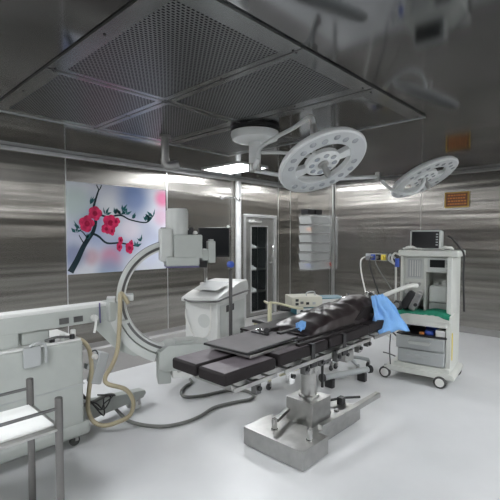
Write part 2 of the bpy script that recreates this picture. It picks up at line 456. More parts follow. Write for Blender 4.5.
for x, z in ((3.26,2.05),(3.30,1.99),(3.22,1.99),(3.64,1.92),(3.74,1.94),(3.68,1.90),(2.57,1.77),(2.54,1.71),(3.12,1.99),(2.98,1.98),(3.56,1.58),(3.47,1.5),(2.75,2.12),(2.66,1.62),(3.42,1.93),(3.8,1.98)):
    for _ in range(3): leafp(x+random.uniform(-.02, .02), z, random.uniform(.4, 2.6), random.uniform(.07, .14), random.uniform(.012, .026))
obj('printed_leaf', lb, pic)
fb = MB('petal')
def flower(x, z, r, sx=1.0, yy=0):
    for j in range(5):
        a = j*2*PI/5 + random.uniform(-.3, .3); c = Vector((x+math.cos(a)*r*.5*sx, z+math.sin(a)*r*.5))
        n = 14; rr = r*random.uniform(.48, .6)
        fb.ngon([(c.x+rr*math.cos(2*PI*k_/n)*sx, PY-.0024-yy-j*.0001, c.y+rr*math.sin(2*PI*k_/n)) for k_ in range(n)], 'petal')
    n = 12; r2 = r*.36
    fb.ngon([(x+r2*math.cos(2*PI*k_/n)*sx, PY-.0032-yy, z+r2*math.sin(2*PI*k_/n)) for k_ in range(n)], 'petal2')
flower(2.81, 1.99, .105); flower(2.69, 1.84, .115, yy=.001); flower(3.05, 1.86, .12); flower(2.98, 1.77, .075, yy=.001); flower(3.07, 1.74, .07, .8, .002); flower(3.14, 1.88, .07, yy=.0015)
flower(3.19, 1.50, .07, .7); flower(3.21, 1.60, .06, .7, .001); flower(3.36, 1.48, .09, .8); flower(3.39, 1.55, .055, .7, .001)
obj('printed_blossom', fb, pic)

# ---- framed notice on the right wall
sg = thing('wall_sign', 'small brown notice in a gold frame high on the right steel wall', 'sign', (7.70, 2.38, 2.30))
m_ = MB('gold'); y0, y1, z0, z1 = 2.14, 2.53, 2.165, 2.43
m_.box(7.70, 7.728, y0, y1, z1-.02, z1).box(7.70, 7.728, y0, y1, z0, z0+.02).box(7.70, 7.728, y0, y0+.02, z0+.02, z1-.02).box(7.70, 7.728, y1-.02, y1, z0+.02, z1-.02)
obj('frame', m_, sg)
m_ = MB('signwood'); m_.box(7.708, 7.728, y0+.02, y1-.02, z0+.02, z1-.02); obj('board', m_, sg)
m_ = MB('orange')
for r_ in range(4):
    yy = y1-.05
    random.seed(r_)
    while yy > y0+.06:
        l = random.uniform(.015, .04); z = z1-.055-r_*.05
        m_.box(7.705, 7.709, yy-l, yy, z-.012, z+.012); yy -= l+.014
obj('lettering', m_, sg)

# ---- medical gas outlets on the right wall
go = thing('gas_outlet_panel', 'grey medical gas panel with blue, black and yellow sockets on right wall', 'wall outlet', (7.70, 3.8, 1.24))
obj('plate', MB('satin').box(7.69, 7.728, 3.58, 4.03, 1.18, 1.32, bev=.006), go)
for y, m in ((3.97, 'drawer'), (3.86, 'bluep'), (3.75, 'black'), (3.64, 'yellow')):
    t = MB(m); t.box(7.665, 7.69, y-.045, y+.045, 1.195, 1.305, m, bev=.008); t.cyl((7.665, y, 1.25), (7.61, y, 1.25), .026, m='satin' if m != 'yellow' else 'yellow')
    obj('socket', t, go, label={'drawer': 'pale grey socket', 'bluep': 'blue socket', 'black': 'black socket', 'yellow': 'yellow socket'}[m])
tag(obj('gas_hose', MB('cablewhite').tube([(7.60, 4.0, 1.25), (7.50, 4.03, 1.18), (7.43, 3.98, .95), (7.2, 3.75, .55), (7.1, 3.6, .2), (6.7, 3.2, .03), (6.2, 2.7, .03), (5.6, 2.3, .03)], .014)), 'white gas hose hanging from the leftmost wall socket', 'hose')
tag(obj('gas_hose', MB('cableblack').tube([(7.60, 3.87, 1.25), (7.52, 3.86, 1.15), (7.45, 3.75, .9), (7.3, 3.5, .45), (7.2, 3.4, .1), (6.6, 2.9, .025), (6.0, 2.4, .025), (5.62, 2.1, .03)], .013)), 'dark gas hose hanging from the blue wall socket', 'hose')
tag(obj('gas_hose', MB('cablegrey').tube([(7.60, 3.74, 1.25), (7.53, 3.73, 1.15), (7.5, 3.6, .95), (7.4, 3.3, .6), (7.35, 3.1, .1), (6.6, 2.6, .02), (6.0, 2.2, .02), (5.62, 1.95, .03)], .010)), 'grey gas hose hanging from the black wall socket', 'hose')

# ================================================================== CEILING
cols = ((1.21, 1.99), (2.11, 2.84), (3.07, 3.90)); rows = ((1.64, 2.84), (2.96, 4.06))
hb = MB('hood')
HX0, HX1, HY0, HY1 = 1.10, 3.99, 1.50, 4.17
zt, zb = H-.001, H-.012
hb.box(HX0, cols[0][0], HY0, HY1, zb, zt); hb.box(cols[0][1], cols[1][0], HY0, HY1, zb, zt); hb.box(cols[1][1], cols[2][0], HY0, HY1, zb, zt); hb.box(cols[2][1], HX1, HY0, HY1, zb, zt)
for c in cols:
    hb.box(c[0], c[1], HY0, rows[0][0], zb, zt); hb.box(c[0], c[1], rows[0][1], rows[1][0], zb, zt); hb.box(c[0], c[1], rows[1][1], HY1, zb, zt)
hood = thing('laminar_flow_hood', 'large square steel air supply frame holding the perforated ceiling panels', 'ceiling frame', (2.545, 2.835, H))
obj('frame', hb, hood)
lp = MB('hoodlip')
lp.box(HX0-.02, HX1+.02, HY1, HY1+.022, zb-.008, zt).box(HX1, HX1+.012, HY0, HY1, zb-.008, zt)
obj('edge_lip', lp, hood, label='bright folded edge')
lp = MB('darksteel')
lp.box(HX0-.004, HX0, HY0-.004, HY1, zb-.001, zt).box(HX0, HX1, HY0-.004, HY0, zb-.001, zt)
for xx in (2.05, 2.96): lp.box(xx-.004, xx+.004, HY0, HY1, zb-.003, zb)
lp.box(HX0, HX1, 2.896, 2.904, zb-.003, zb)
obj('seam', lp, hood, label='dark joint line')
sb = MB('black')
for xx in (1.15, 2.035, 2.065, 2.9, 3.03, 3.95):
    for yy in (1.56, 2.2, 2.88, 2.92, 3.5, 4.13): sb.cyl((xx, yy, zb-.004), (xx, yy, zb), .009, seg=10)
obj('screw', sb, hood)['kind'] = 'stuff'
names = {(0, 0): 'perforated ceiling panel nearest the camera at the hood front left corner', (1, 0): 'perforated ceiling panel in the middle of the near row',
         (2, 0): 'smooth blank steel ceiling panel above the left surgical lamp', (0, 1): 'perforated ceiling panel in the far left corner of the hood',
         (1, 1): 'perforated ceiling panel in the middle of the far row', (2, 1): 'perforated ceiling panel behind the white lamp mount'}
for i, c in enumerate(cols):
    for j, r in enumerate(rows):
        t = MB('ceiling' if (i, j) == (2, 0) else 'perf'); t.box(c[0]+.001, c[1]-.001, r[0]+.001, r[1]-.001, H-.010, H-.003)
        tag(obj('blank_panel' if (i, j) == (2, 0) else 'perforated_panel', t, uv=(i, j) == (2, 0)), names[(i, j)], 'ceiling panel', 'perforated panels of the ceiling hood')
struct('trim_%d' % k, MB('darksteel').box(4.0, X1-.05, .86, .875, H-.004, H-.0005)); k += 1
struct('trim_%d' % k, MB('darksteel').box(X0, .995, 1.05, 1.065, H-.004, H-.0005)); k += 1
# luminaires
def luminaire(cx, cy, lx, ly, label):
    t = thing('ceiling_light', label, 'ceiling light', (cx, cy, H), 0, 'recessed ceiling luminaires')
    f = MB('white')
    f.box(cx-lx/2-.03, cx+lx/2+.03, cy-ly/2-.03, cy-ly/2, H-.02, H-.001).box(cx-lx/2-.03, cx+lx/2+.03, cy+ly/2, cy+ly/2+.03, H-.02, H-.001)
    f.box(cx-lx/2-.03, cx-lx/2, cy-ly/2, cy+ly/2, H-.02, H-.001).box(cx+lx/2, cx+lx/2+.03, cy-ly/2, cy+ly/2, H-.02, H-.001)
    obj('frame', f, t)
    obj('diffuser', MB('lum').box(cx-lx/2, cx+lx/2, cy-ly/2, cy+ly/2, H-.012, H-.003), t)
luminaire(4.82, 4.90, .60, .85, 'glowing ceiling luminaire between the hood and the steel post')
luminaire(6.95, 4.5, .30, 1.0, 'narrow glowing ceiling luminaire beside the right wall')
luminaire(.20, 4.70, .60, 1.2, 'ceiling luminaire above the left end of the picture wall')
luminaire(4.6, -.9, .60, 1.2, 'ceiling luminaire in front of the anaesthesia machine')
luminaire(1.9, -1.7, 1.2, .60, 'ceiling luminaire behind the viewpoint on the right')
luminaire(-.6, 1.4, .60, 1.2, 'ceiling luminaire behind the viewpoint on the left')
# steel stub on the hood edge
cp = thing('ceiling_pipe', 'short steel pipe with a rounded elbow hanging from the hood edge', 'pipe', (2.71, 3.85, H))
obj('tube', MB('satin').cyl((2.71, 3.85, H-.012), (2.71, 3.85, 2.50), .042), cp)
obj('flange', MB('satin').cyl((2.71, 3.85, H-.012), (2.71, 3.85, H-.04), .06), cp)
obj('elbow', MB('satin').tube([(2.71, 3.85, 2.52), (2.712, 3.848, 2.47), (2.735, 3.83, 2.445), (2.79, 3.79, 2.45), (2.83, 3.76, 2.46)], .05, 16), cp)

# ---- surgical lights
MX, MY = 3.18, 2.93
mt = thing('lamp_mount', 'white round ceiling mount carrying both surgical lamps', 'ceiling mount', (MX, MY, H))
obj('dark_plate', MB('black').lathe([(0, 0), (.25, 0), (.25, -.03), (0, -.03)], (MX, MY, H-.012), (0, 0, 1), 40), mt)
obj('canopy', MB('lamp').lathe([(0, 0), (.245, 0), (.25, -.03), (.235, -.075), (.19, -.095), (.1, -.10), (0, -.10)], (MX, MY, H-.058), (0, 0, 1), 40), mt)
obj('column', MB('lamp').cyl((MX, MY, H-.15), (MX, MY, 2.40), .062, seg=28), mt)
obj('bearing', MB('satin').cyl((MX, MY, 2.41), (MX, MY, 2.33), .07, seg=28, bev=.008), mt)
def ring_profile(ro, ri, h, e=.012):
    return [(ri, 0), (ri+e*.4, -e*.5), (ro-e, -e*.5), (ro, 0), (ro+.003, h*.3), (ro-.01, h*.75), (ro-.03, h), (ri+.03, h), (ri, h*.7), (ri, 0)]
def lamp_head(root, c, n, R, twist, flip=1):
    """c centre of the face, n = direction the lamp shines; local -z shines"""
    q = Vector((0, 0, -1)).rotation_difference(Vector(n).normalized())
    M = Matrix.Translation(c) @ q.to_matrix().to_4x4() @ Matrix.Rotation(twist, 4, 'Z')
    hd = MB('lamp')
    hd.lathe(ring_profile(R, R*.63, .055), seg=64, M=M)
    hd.lathe([(0, -.004), (R*.36, -.004), (R*.40, .004), (R*.40, .035), (R*.33, .05), (0, .055)], seg=48, M=M)
    for a in (PI/2, -PI/2):      # two wide webs join core and ring
        w_ = .27
        pts = [(R*.36*math.cos(a-w_), R*.36*math.sin(a-w_)), (R*.66*math.cos(a-w_*.8), R*.66*math.sin(a-w_*.8)), (R*.66*math.cos(a+w_*.8), R*.66*math.sin(a+w_*.8)), (R*.36*math.cos(a+w_), R*.36*math.sin(a+w_))]
        hd.prism(pts, 'z', .002, .04, M=M)
    head = obj('lamp_head', hd, root, angle=50)
    fb_ = MB('lampface')
    fb_.lathe([(R*.64, -.0085), (R*.66, -.010), (R*.94, -.010), (R*.96, -.0085)], seg=64, M=M)
    obj('face_ring', fb_, head)
    for j in range(20):
        a = 2*PI*(j+.5)/20
        if abs(math.cos(a)) < .17: continue
        rr = R*(.80 + (.03 if j % 2 else -.03))
        obj('lens', MB('lens').lathe([(0, -.015), (.020, -.014), (.026, -.009), (.026, -.004), (0, -.004)], (rr*math.cos(a), rr*math.sin(a), 0), (0, 0, 1), 16, M=M), head)
    for j in range(8):
        a = 2*PI*(j+.5)/8
        obj('lens', MB('lens').lathe([(0, -.010), (.018, -.009), (.023, -.004), (.023, .0), (0, .0)], (R*.27*math.cos(a), R*.27*math.sin(a), 0), (0, 0, 1), 16, M=M), head)
    hh = MB('satin'); hh.lathe([(0, -.004), (.042, -.004), (.042, -.014), (.02, -.02), (.02, -.045), (.026, -.055), (.024, -.11), (.017, -.125), (0, -.128)], seg=20, M=M)
    obj('sterile_handle', hh, head)
    return M
c1 = (2.631, 1.733, 2.195)
s1 = thing('surgical_light', 'left surgical lamp, large pale ring on a bent arm above the table', 'surgical light', (MX, MY, 2.40), 0, 'ceiling surgical lamps')
M1 = lamp_head(s1, c1, (-.13, -.52, -.84), .342, .55)
obj('spring_arm', MB('lamp').tube([(2.98, 2.70, 2.42), (2.965, 2.68, 2.47), (2.99, 2.66, 2.52), (3.02, 2.50, 2.59), (2.93, 2.23, 2.61), (2.80, 2.02, 2.612), (2.735, 1.93, 2.60), (2.72, 1.89, 2.57), (2.715, 1.88, 2.51)], .019, 14), s1)
obj('swing_arm', MB('lamp').tube([(MX, MY, 2.37), (3.05, 2.80, 2.37), (2.98, 2.70, 2.42)], .026, 14), s1)
obj('rear_yoke', MB('lamp').tube([(2.99, 2.66, 2.46), (2.96, 2.4, 2.42), (2.86, 2.05, 2.33), (2.73, 1.84, 2.27)], .016, 12), s1)
obj('knuckle', MB('satin').cyl((2.715, 1.88, 2.53), (2.71, 1.87, 2.45), .026, bev=.005), s1)
obj('yoke', MB('lamp').tube([(2.712, 1.875, 2.49), (2.72, 1.90, 2.40), (2.70, 1.87, 2.32), (2.66, 1.80, 2.27)], .018, 12), s1)
c2 = (4.80, 1.80, 2.305)
s2 = thing('surgical_light', 'right surgical lamp, tilted white ring reflected in the ceiling', 'surgical light', (MX, MY, 2.35), 0, 'ceiling surgical lamps')
M2 = lamp_head(s2, c2, (-.03, -.48, -.88), .385, 1.0)
obj('swing_arm', MB('lamp').tube([(MX, MY, 2.34), (3.6, 2.73, 2.30), (4.1, 2.48, 2.31), (4.56, 2.27, 2.355)], .022, 14), s2)
obj('knuckle', MB('satin').cyl((4.58, 2.26, 2.30), (4.58, 2.26, 2.41), .028, bev=.006), s2)
obj('curved_arm', MB('lamp').tube([(4.47, 2.151, 2.287), (4.479, 2.083, 2.214), (4.491, 1.983, 2.151), (4.517, 1.869, 2.123), (4.585, 1.798, 2.156), (4.67, 1.767, 2.237), (4.76, 1.79, 2.31)], .020, 12), s2)

# ================================================================== OPERATING TABLE
ot = thing('operating_table', 'steel operating table with black padded top on a T-shaped base', 'operating table', (2.8, 1.965, 0))
b = MB('satin'); b.box(2.295, 2.625, 1.66, 2.235, .012, .15, bev=.005); b.box(2.32, 2.60, 1.69, 2.21, .001, .012, 'black')
base = obj('base_foot', b, ot, label='wide steel foot')
b = MB('satin'); b.box(2.62, 3.32, 1.77, 2.13, .018, .135, bev=.008); b.box(2.63, 3.29, 1.79, 2.11, .002, .018, 'black')
obj('base_beam', b, ot)
obj('column_box', MB('satin').box(2.665, 2.93, 1.835, 2.10, .134, .33, bev=.005), ot)
cy = MB('satin'); cy.cyl((2.80, 1.965, .328), (2.80, 1.965, .35), .085, seg=28, bev=.005); cy.cyl((2.80, 1.965, .345), (2.80, 1.965, .53), .066, seg=28); cy.cyl((2.80, 1.965, .53), (2.80, 1.965, .545), .0655, seg=28, m='black'); cy.cyl((2.80, 1.965, .545), (2.80, 1.965, .68), .058, seg=28)
cy.cyl((2.72, 1.90, .33), (2.72, 1.90, .36), .02); cy.cyl((2.90, 2.06, .33), (2.90, 2.06, .37), .015)
obj('column', cy, ot)
obj('hydraulic_rod', MB('black').cyl((2.90, 1.90, .39), (2.90, 1.90, .62), .011), ot)
for x, y in ((2.42, 2.02), (2.465, 1.72)):
    obj('foot_post', MB('steel').lathe([(0, 0), (.027, 0), (.027, .012), (.021, .016), (.021, .085), (.015, .095), (0, .095)], (x, y, .15), (0, 0, 1), 18), ot)
lv = MB('satin'); Ml = Matrix.Translation((2.62, 1.725, .17)) @ Matrix.Rotation(math.radians(-2.5), 4, 'Z') @ Matrix.Rotation(math.radians(-1.5), 4, 'Y')
lv.box(0, .88, -.018, .03, .0, .045, M=Ml, bev=.004)
obj('brake_lever', lv, ot, label='long steel lever along the base')
lv = MB('satin'); lv.prism([(2.43, 2.03), (2.66, 2.09), (2.66, 2.06), (2.44, 2.00)], 'z', .21, .235); obj('link_bar', lv, ot)
pb = MB('black'); pb.tube([(3.12, 2.02, .17), (3.27, 1.93, .185), (3.40, 1.82, .185)], .011, smooth=False); pb.box(3.22, 3.28, 1.90, 1.95, .135, .20)
obj('pedal', pb, ot)
cb = MB('satin'); cb.box(3.0, 3.09, 1.98, 2.07, .134, .165, bev=.01); cb.box(2.98, 3.02, 1.88, 1.92, .134, .16, bev=.01); cb.box(3.06, 3.10, 1.85, 1.89, .134, .155, bev=.01); obj('base_fitting', cb, ot)
# frame under the top
f = MB('satin')
f.box(2.55, 3.10, 1.80, 2.13, .66, .70, bev=.01)
f.box(2.62, 2.98, 1.86, 2.07, .60, .66, 'darksteel', bev=.01)
for y in (1.79, 2.14):
    f.box(1.72, 3.85, y-.012, y+.012, .715, .755)
for x in (1.75, 2.12, 2.45, 2.75, 3.1, 3.45, 3.82):
    f.box(x-.02, x+.02, 1.79, 2.14, .705, .745)
obj('top_frame', f, ot)
for (xa, xb) in ((1.66, 2.06), (2.14, 2.72), (2.80, 3.35), (3.42, 3.86)):
    for y in (1.70, 2.235):
        r = MB('satin'); r.box(xa, xb, y-.006, y+.006, .735, .762, bev=.002)
        for xx in (xa+.06, (xa+xb)/2, xb-.06): r.cyl((xx, y, .748), (xx, 1.79 if y < 2 else 2.14, .748), .008, seg=10)
        obj('side_rail', r, ot)

random.seed(11)
for x in (1.90, 2.25, 2.42, 2.62, 2.85, 2.98, 3.2, 3.36):
    h = random.uniform(.03, .09)
    br = MB('satin'); br.box(x-.025, x+.025, 1.715, 1.76, .715-h, .745, random.choice(['satin', 'chrome', 'darksteel']), bev=.005)
    br.cyl((x, 1.70, .72-h*.4), (x, 1.73, .72-h*.4), .016, m='black', seg=12); obj('joint_bracket', br, ot)
obj('joint_bracket', MB('satin').box(2.5, 2.6, 1.74, 1.84, .62, .71, bev=.01).cyl((2.56, 1.73, .66), (2.56, 1.93, .66), .025), ot)
obj('joint_bracket', MB('satin').box(3.02, 3.14, 1.74, 1.9, .60, .70, bev=.012), ot)
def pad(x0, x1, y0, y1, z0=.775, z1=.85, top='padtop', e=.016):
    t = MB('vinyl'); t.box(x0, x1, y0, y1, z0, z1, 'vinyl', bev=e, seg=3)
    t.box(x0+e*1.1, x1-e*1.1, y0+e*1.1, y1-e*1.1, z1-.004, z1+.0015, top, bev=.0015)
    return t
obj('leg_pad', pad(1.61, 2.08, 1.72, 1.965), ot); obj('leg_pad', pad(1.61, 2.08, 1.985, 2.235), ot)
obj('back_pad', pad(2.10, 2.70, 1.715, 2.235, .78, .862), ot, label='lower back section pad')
obj('back_pad', pad(2.72, 3.36, 1.715, 2.235, .785, .868, 'vinyl'), ot)
obj('head_pad', pad(3.38, 3.95, 1.73, 2.22, .785, .868, 'vinyl'), ot)
up_ = MB('vinyl')
for y in (1.76, 1.84):
    up_.box(2.36, 3.3, y-.02, y+.02, .862, .885, bev=.008)
obj('bolster_strip', up_, ot, label='ribbed black strip')
for x in (1.80, 2.48, 2.92):
    y0_ = 1.705; st = MB('black')
    st.box(x-.022, x+.022, y0_, 2.245, .864 if x > 2 else .853, .872 if x > 2 else .857, bev=.001); st.box(x-.022, x+.022, y0_-.004, y0_+.004, .71, .868, bev=.001)
    st.box(x-.04, x+.04, y0_-.012, y0_+.002, .70, .735, bev=.003)
    if x > 2: obj('strap', st, ot)
# cassette boards lying on the leg end
t = MB('satin'); t.box(1.91, 2.42, 1.80, 2.20, .864, .886, 'satin', bev=.004); t.box(2.0, 2.38, 1.86, 2.14, .886, .9, 'black')
tg_ = thing('radiography_board', 'grey flat board on a silver tray lying across the table leg pads', 'board', (2.18, 2.0, .866))
t2 = MB('black'); Mb = Matrix.Translation((2.12, 1.995, .908)) @ Matrix.Rotation(math.radians(3), 4, 'Z')
t2.box(-.27, .31, -.20, .20, -.008, .008, 'black', bev=.003, M=Mb); t2.box(-.262, .302, -.192, .192, .0075, .0105, 'board', bev=.001, M=Mb)
obj('tray', t, tg_, label='silver tray'); obj('cover', t2, tg_, label='grey top with black edge')
# clamps and arm board
ck = thing('table_clamp', 'black clamp with a knob lying on the grey board', 'clamp', (2.36, 2.0, 0.919))
t = MB('black'); t.box(2.30, 2.40, 2.04, 2.09, 0.919, 0.944, bev=.006); t.box(2.28, 2.31, 1.98, 2.14, 0.919, 0.934, bev=.004); t.tube([(2.30, 2.06, 0.944), (2.27, 2.04, 0.964), (2.25, 2.02, 0.939)], .008)
obj('jaw', t, ck); obj('knob', MB('black').cyl((2.335, 2.03, 0.934), (2.30, 2.0, 0.954), .022, seg=14, bev=.004), ck); obj('bolt', MB('chrome').cyl((2.36, 2.10, 0.939), (2.31, 2.13, 0.939), .010), ck)
obj('bar', MB('black').box(2.38, 2.62, 1.93, 1.97, 0.919, 0.934, bev=.003), ck)
ab = thing('arm_board', 'flat black padded arm board along the far side of the table', 'arm board', (2.72, 2.33, .86))
obj('pad', MB('vinyl').box(2.38, 3.08, 2.16, 2.36, .885, .905, 'vinyl', bev=.006, M=None), ab)
obj('bracket', MB('black').box(2.45, 3.0, 2.20, 2.30, .866, .886).box(2.48, 2.52, 2.22, 2.27, .75, .87), ab)

# glossy black plastic over the raised section
def mound():
    nx, ny = 72, 36; t = bmesh.new(); xa, xb, ya, yb = 2.62, 3.90, 1.80, 2.28
    prof = [(0, .01), (.05, .05), (.13, .085), (.29, .125), (.50, .145), (.58, .165), (.63, .155), (.74, .185), (.90, .19), (.96, .15), (1, .03)]
    def ph(u):
        for (a, ha), (b_, hb_) in zip(prof, prof[1:]):
            if u <= b_: s_ = (u-a)/(b_-a); s_ = s_*s_*(3-2*s_); return ha+(hb_-ha)*s_
        return prof[-1][1]
    G = []
    for i in range(nx+1):
        row = []
        for j in range(ny+1):
            u, v = i/nx, j/ny; x = xa+(xb-xa)*u; y = ya+(yb-ya)*v
            dome = max(0, math.sin(PI*min(1, max(0, v))))**.42
            h = ph(u)*dome
            wv = noise.noise(Vector((x*7, y*9+x*6, 1.3)))*.012 + abs(noise.noise(Vector((x*6-y*7, y*3, 7))))*.026
            edge = min(1, 5*min(v, 1-v, u*1.5, (1-u)*1.5))
            z = .872 + max(0, h) + wv*edge
            if v < .06: z = .872-.05*(1-v/.06)+wv*.3; 
            if v > .94: z = .872-.06*((v-.94)/.06)
            if u > .96: z -= .05*(u-.96)/.04
            yy = y + noise.noise(Vector((x*9, 2.0, z*8)))*.012*(1 if v < .1 else .3)
            row.append(t.verts.new((x, yy, z)))
        G.append(row)
    for i in range(nx):
        for j in range(ny): t.faces.new((G[i][j], G[i+1][j], G[i+1][j+1], G[i][j+1]))
    s_ = MB('gloss'); s_.merge(t, 'gloss'); return s_
mo = tag(obj('plastic_sheet', mound(), angle=80), 'crumpled glossy black plastic sheet heaped over the head of the table', 'plastic sheet')
sm = mo.modifiers.new('thickness', 'SOLIDIFY'); sm.thickness = .004; sm.offset = 0
hr = thing('head_support', 'raised black padded support under the glossy black sheet', 'support', (3.5, 1.97, .868))
t = MB('vinyl'); t.prism([(3.15, .869), (3.35, .93), (3.50, 1.0), (3.85, 1.01), (3.9, .869)], 'y', 1.83, 2.11, bev=.01); obj('pad', t, hr)

# blue gown
GT = [(3.706, 1.88, 1.068), (3.758, 1.854, 1.085), (3.811, 1.828, 1.087), (3.873, 1.805, 1.068)]
GB_ = [(3.553, 1.779, .861), (3.599, 1.731, .748), (3.712, 1.685, .746), (3.838, 1.654, .758), (4.011, 1.617, .725)]
CT = [(2.66, 2.00, .955), (2.69, 1.96, .975), (2.705, 1.93, .965)]
CB = [(2.585, 1.945, .925), (2.60, 1.915, .915), (2.645, 1.90, .922)]
def cloth(top, bot, nx, ny, amp, freq, seed, m):
    t = bmesh.new(); G = []
    def lerp(P, u):
        u = u*(len(P)-1); i = min(int(u), len(P)-2); f_ = u-i; return Vector(P[i]).lerp(Vector(P[i+1]), f_)
    for i in range(nx+1):
        row = []
        for j in range(ny+1):
            u, v = i/nx, j/ny; p = lerp(top, u).lerp(lerp(bot, u), v)
            k_ = .7*math.sin(u*freq*PI + 5*noise.noise(Vector((u*2.5, v*2.5, seed)))) + .8*noise.noise(Vector((u*5+v*2, v*4, seed+9)))
            p += Vector((-.72, -.69, .1))*(amp*(.25+v)*k_ + amp*1.2*math.sin(PI*v)) + Vector((0, 0, noise.noise(Vector((u*6, v*5, seed+3)))*.02))
            row.append(t.verts.new(p))
        G.append(row)
    for i in range(nx):
        for j in range(ny): t.faces.new((G[i][j], G[i+1][j], G[i+1][j+1], G[i][j+1]))
    s_ = MB(m); s_.merge(t, m); return s_
gw = tag(obj('surgical_gown', cloth(GT, GB_, 60, 30, .026, 6, 2.0, 'blue'), angle=80),
         'crumpled light blue surgical gown draped over the head end of the table', 'gown')
sm = gw.modifiers.new('thickness', 'SOLIDIFY'); sm.thickness = .004
gc = tag(obj('gown_cuff', cloth(CT, CB, 16, 10, .008, 5, 5.0, 'blue'), angle=80),
         'small blue cloth end poking out at the left end of the black sheet', 'cloth')
sm = gc.modifiers.new('thickness', 'SOLIDIFY'); sm.thickness = .003

# ================================================================== IV POLE
iv = thing('iv_pole', 'thin steel drip pole with a blue knob clamped to the table rail', 'drip stand', (2.19, 2.27, .74))
ivx, ivy = 2.19, 2.27
obj('lower_tube', MB('darksteel').cyl((ivx, ivy, .62), (ivx, ivy, 1.43), .014), iv, label='thicker lower tube')
obj('rod', MB('chrome').cyl((ivx, ivy, 1.42), (ivx, ivy, 1.95), .005, seg=10), iv)
obj('knob', MB('bluep').cyl((ivx, ivy-.02, 1.44), (ivx, ivy+.02, 1.44), .026, bev=.006), iv, label='round blue knob')
obj('collar', MB('chrome').cyl((ivx, ivy, 1.40), (ivx, ivy, 1.455), .018), iv)
obj('clamp', MB('black').box(ivx-.025, ivx+.025, 2.215, 2.29, .72, .785, bev=.006), iv)
obj('hook', MB('chrome').tube([(ivx-.065, ivy+.045, 1.965), (ivx-.05, ivy+.04, 1.94), (ivx-.03, ivy+.02, 1.952), (ivx, ivy, 1.95), (ivx+.03, ivy-.02, 1.948), (ivx+.05, ivy-.04, 1.925), (ivx+.06, ivy-.045, 1.95)], .006), iv)
obj('ball', MB('paper').lathe([(0, -.012), (.009, -.008), (.012, 0), (.009, .008), (0, .012)], (ivx-.015, ivy+.01, 1.73), (0, 0, 1), 12), iv)

# ================================================================== C-ARM
ca = thing('c_arm_machine', 'pale grey mobile X-ray C-arm with hoses at the left', 'x-ray machine', (1.3, 3.3, 0))
CC = Vector((2.17, 2.94, 1.125)); U = Vector((.866, -.5, 0)); V = Vector((.5, .866, 0)); Z = Vector((0, 0, 1))
a0, a1 = math.radians(97), math.radians(263)
g = MB('carm2')
g.arc_box(CC, U, a0, a1, .425, .50, -.045, .045, 60)
obj('c_ring', g, ca, label='half-circle C-shaped gantry')
g = MB('black'); g.arc_box(CC, U, a0+.02, a1-.02, .4995, .503, -.012, .012, 60); g.arc_box(CC, U, a0+.02, a1-.02, .44, .462, -.0465, .0465, 60, 'darksteel'); obj('track_groove', g, ca, label='dark guide groove')
g = MB('carm2'); g.arc_box(CC, U, math.radians(178), math.radians(250), .508, .575, -.07, .07, 30); obj('ring_carrier', g, ca)
g = MB('carm')
g.prism([(-.66, -.10), (-.52, -.05), (-.44, -.28), (-.34, -.40), (-.25, -.47), (-.36, -.485), (-.50, -.42), (-.66, -.24)], 'y', -.05, .05)
relocate(g, Matrix(((U.x, V.x, 0, CC.x), (U.y, V.y, 0, CC.y), (0, 0, 1, CC.z), (0, 0, 0, 1))))
obj('carrier_plate', g, ca)
FR = Matrix(((U.x, V.x, 0, CC.x), (U.y, V.y, 0, CC.y), (0, 0, 1, CC.z), (0, 0, 0, 1)))
g = MB('carm2'); g.box(-.46, -.36, -.06, .06, -.01, .04, bev=.008, M=FR); obj('cable_clip', g, ca); obj('cable_clip', MB('carm2').box(-.50, -.40, -.055, .055, -.20, -.17, bev=.006, M=FR), ca)
# image intensifier
g = MB('carm2'); g.box(-.14, -.03, -.11, .11, .315, .60, bev=.02, M=FR, seg=3); obj('ring_head', g, ca)
g = MB('carm'); g.box(-.03, .215, -.13, .13, .34, .545, bev=.012, M=FR); obj('detector_housing', g, ca)
g = MB('carm'); g.box(-.095, .19, -.14, .14, .275, .36, bev=.02, M=FR); g.box(-.09, .185, -.135, .135, .265, .277, 'purple', M=FR); obj('detector_plate', g, ca)
g = MB('carm2'); g.lathe([(0, 0), (.095, 0), (.095, .16), (.085, .185), (0, .19)], (.015, 0, .585), (0, 0, 1), 32, M=FR); g.cyl((.015, 0, .54), (.015, 0, .60), .10, M=FR); obj('intensifier_drum', g, ca)
g = MB('carm'); g.box(.215, .30, -.09, .06, .32, .42, bev=.008, M=FR); g.box(.27, .335, -.10, .0, .30, .49, bev=.008, M=FR); g.box(.285, .32, -.09, -.01, .49, .505, bev=.003, M=FR); obj('camera_box', g, ca)
g = MB('black'); g.box(.20, .27, -.05, .05, .255, .315, bev=.006, M=FR); obj('connector', g, ca)
g = MB('black'); g.cyl((.12, -.04, .545), (.12, -.04, .585), .022, M=FR); g.lathe([(0, 0), (.02, .004), (.022, .015), (.014, .03), (0, .034)], (.165, -.05, .546), (0, 0, 1), 12, 'paper', M=FR); obj('button', g, ca)
# X-ray tube
g = MB('carm'); g.box(-.17, -.055, -.10, .10, -.735, -.44, bev=.015, M=FR); obj('tube_mount', g, ca)
g = MB('carm'); g.prism([(-.16, -.45), (-.08, -.395), (.20, -.395), (.30, -.42), (.33, -.50), (.33, -.62), (-.10, -.62), (-.16, -.60)], 'y', -.13, .13, M=FR, bev=.012); g.box(-.02, .16, -.08, .08, -.40, -.375, bev=.006, M=FR); obj('tube_housing', g, ca)
g = MB('cart'); g.box(-.05, .25, -.12, .10, -.69, -.60, bev=.015, M=FR); obj('collimator', g, ca)
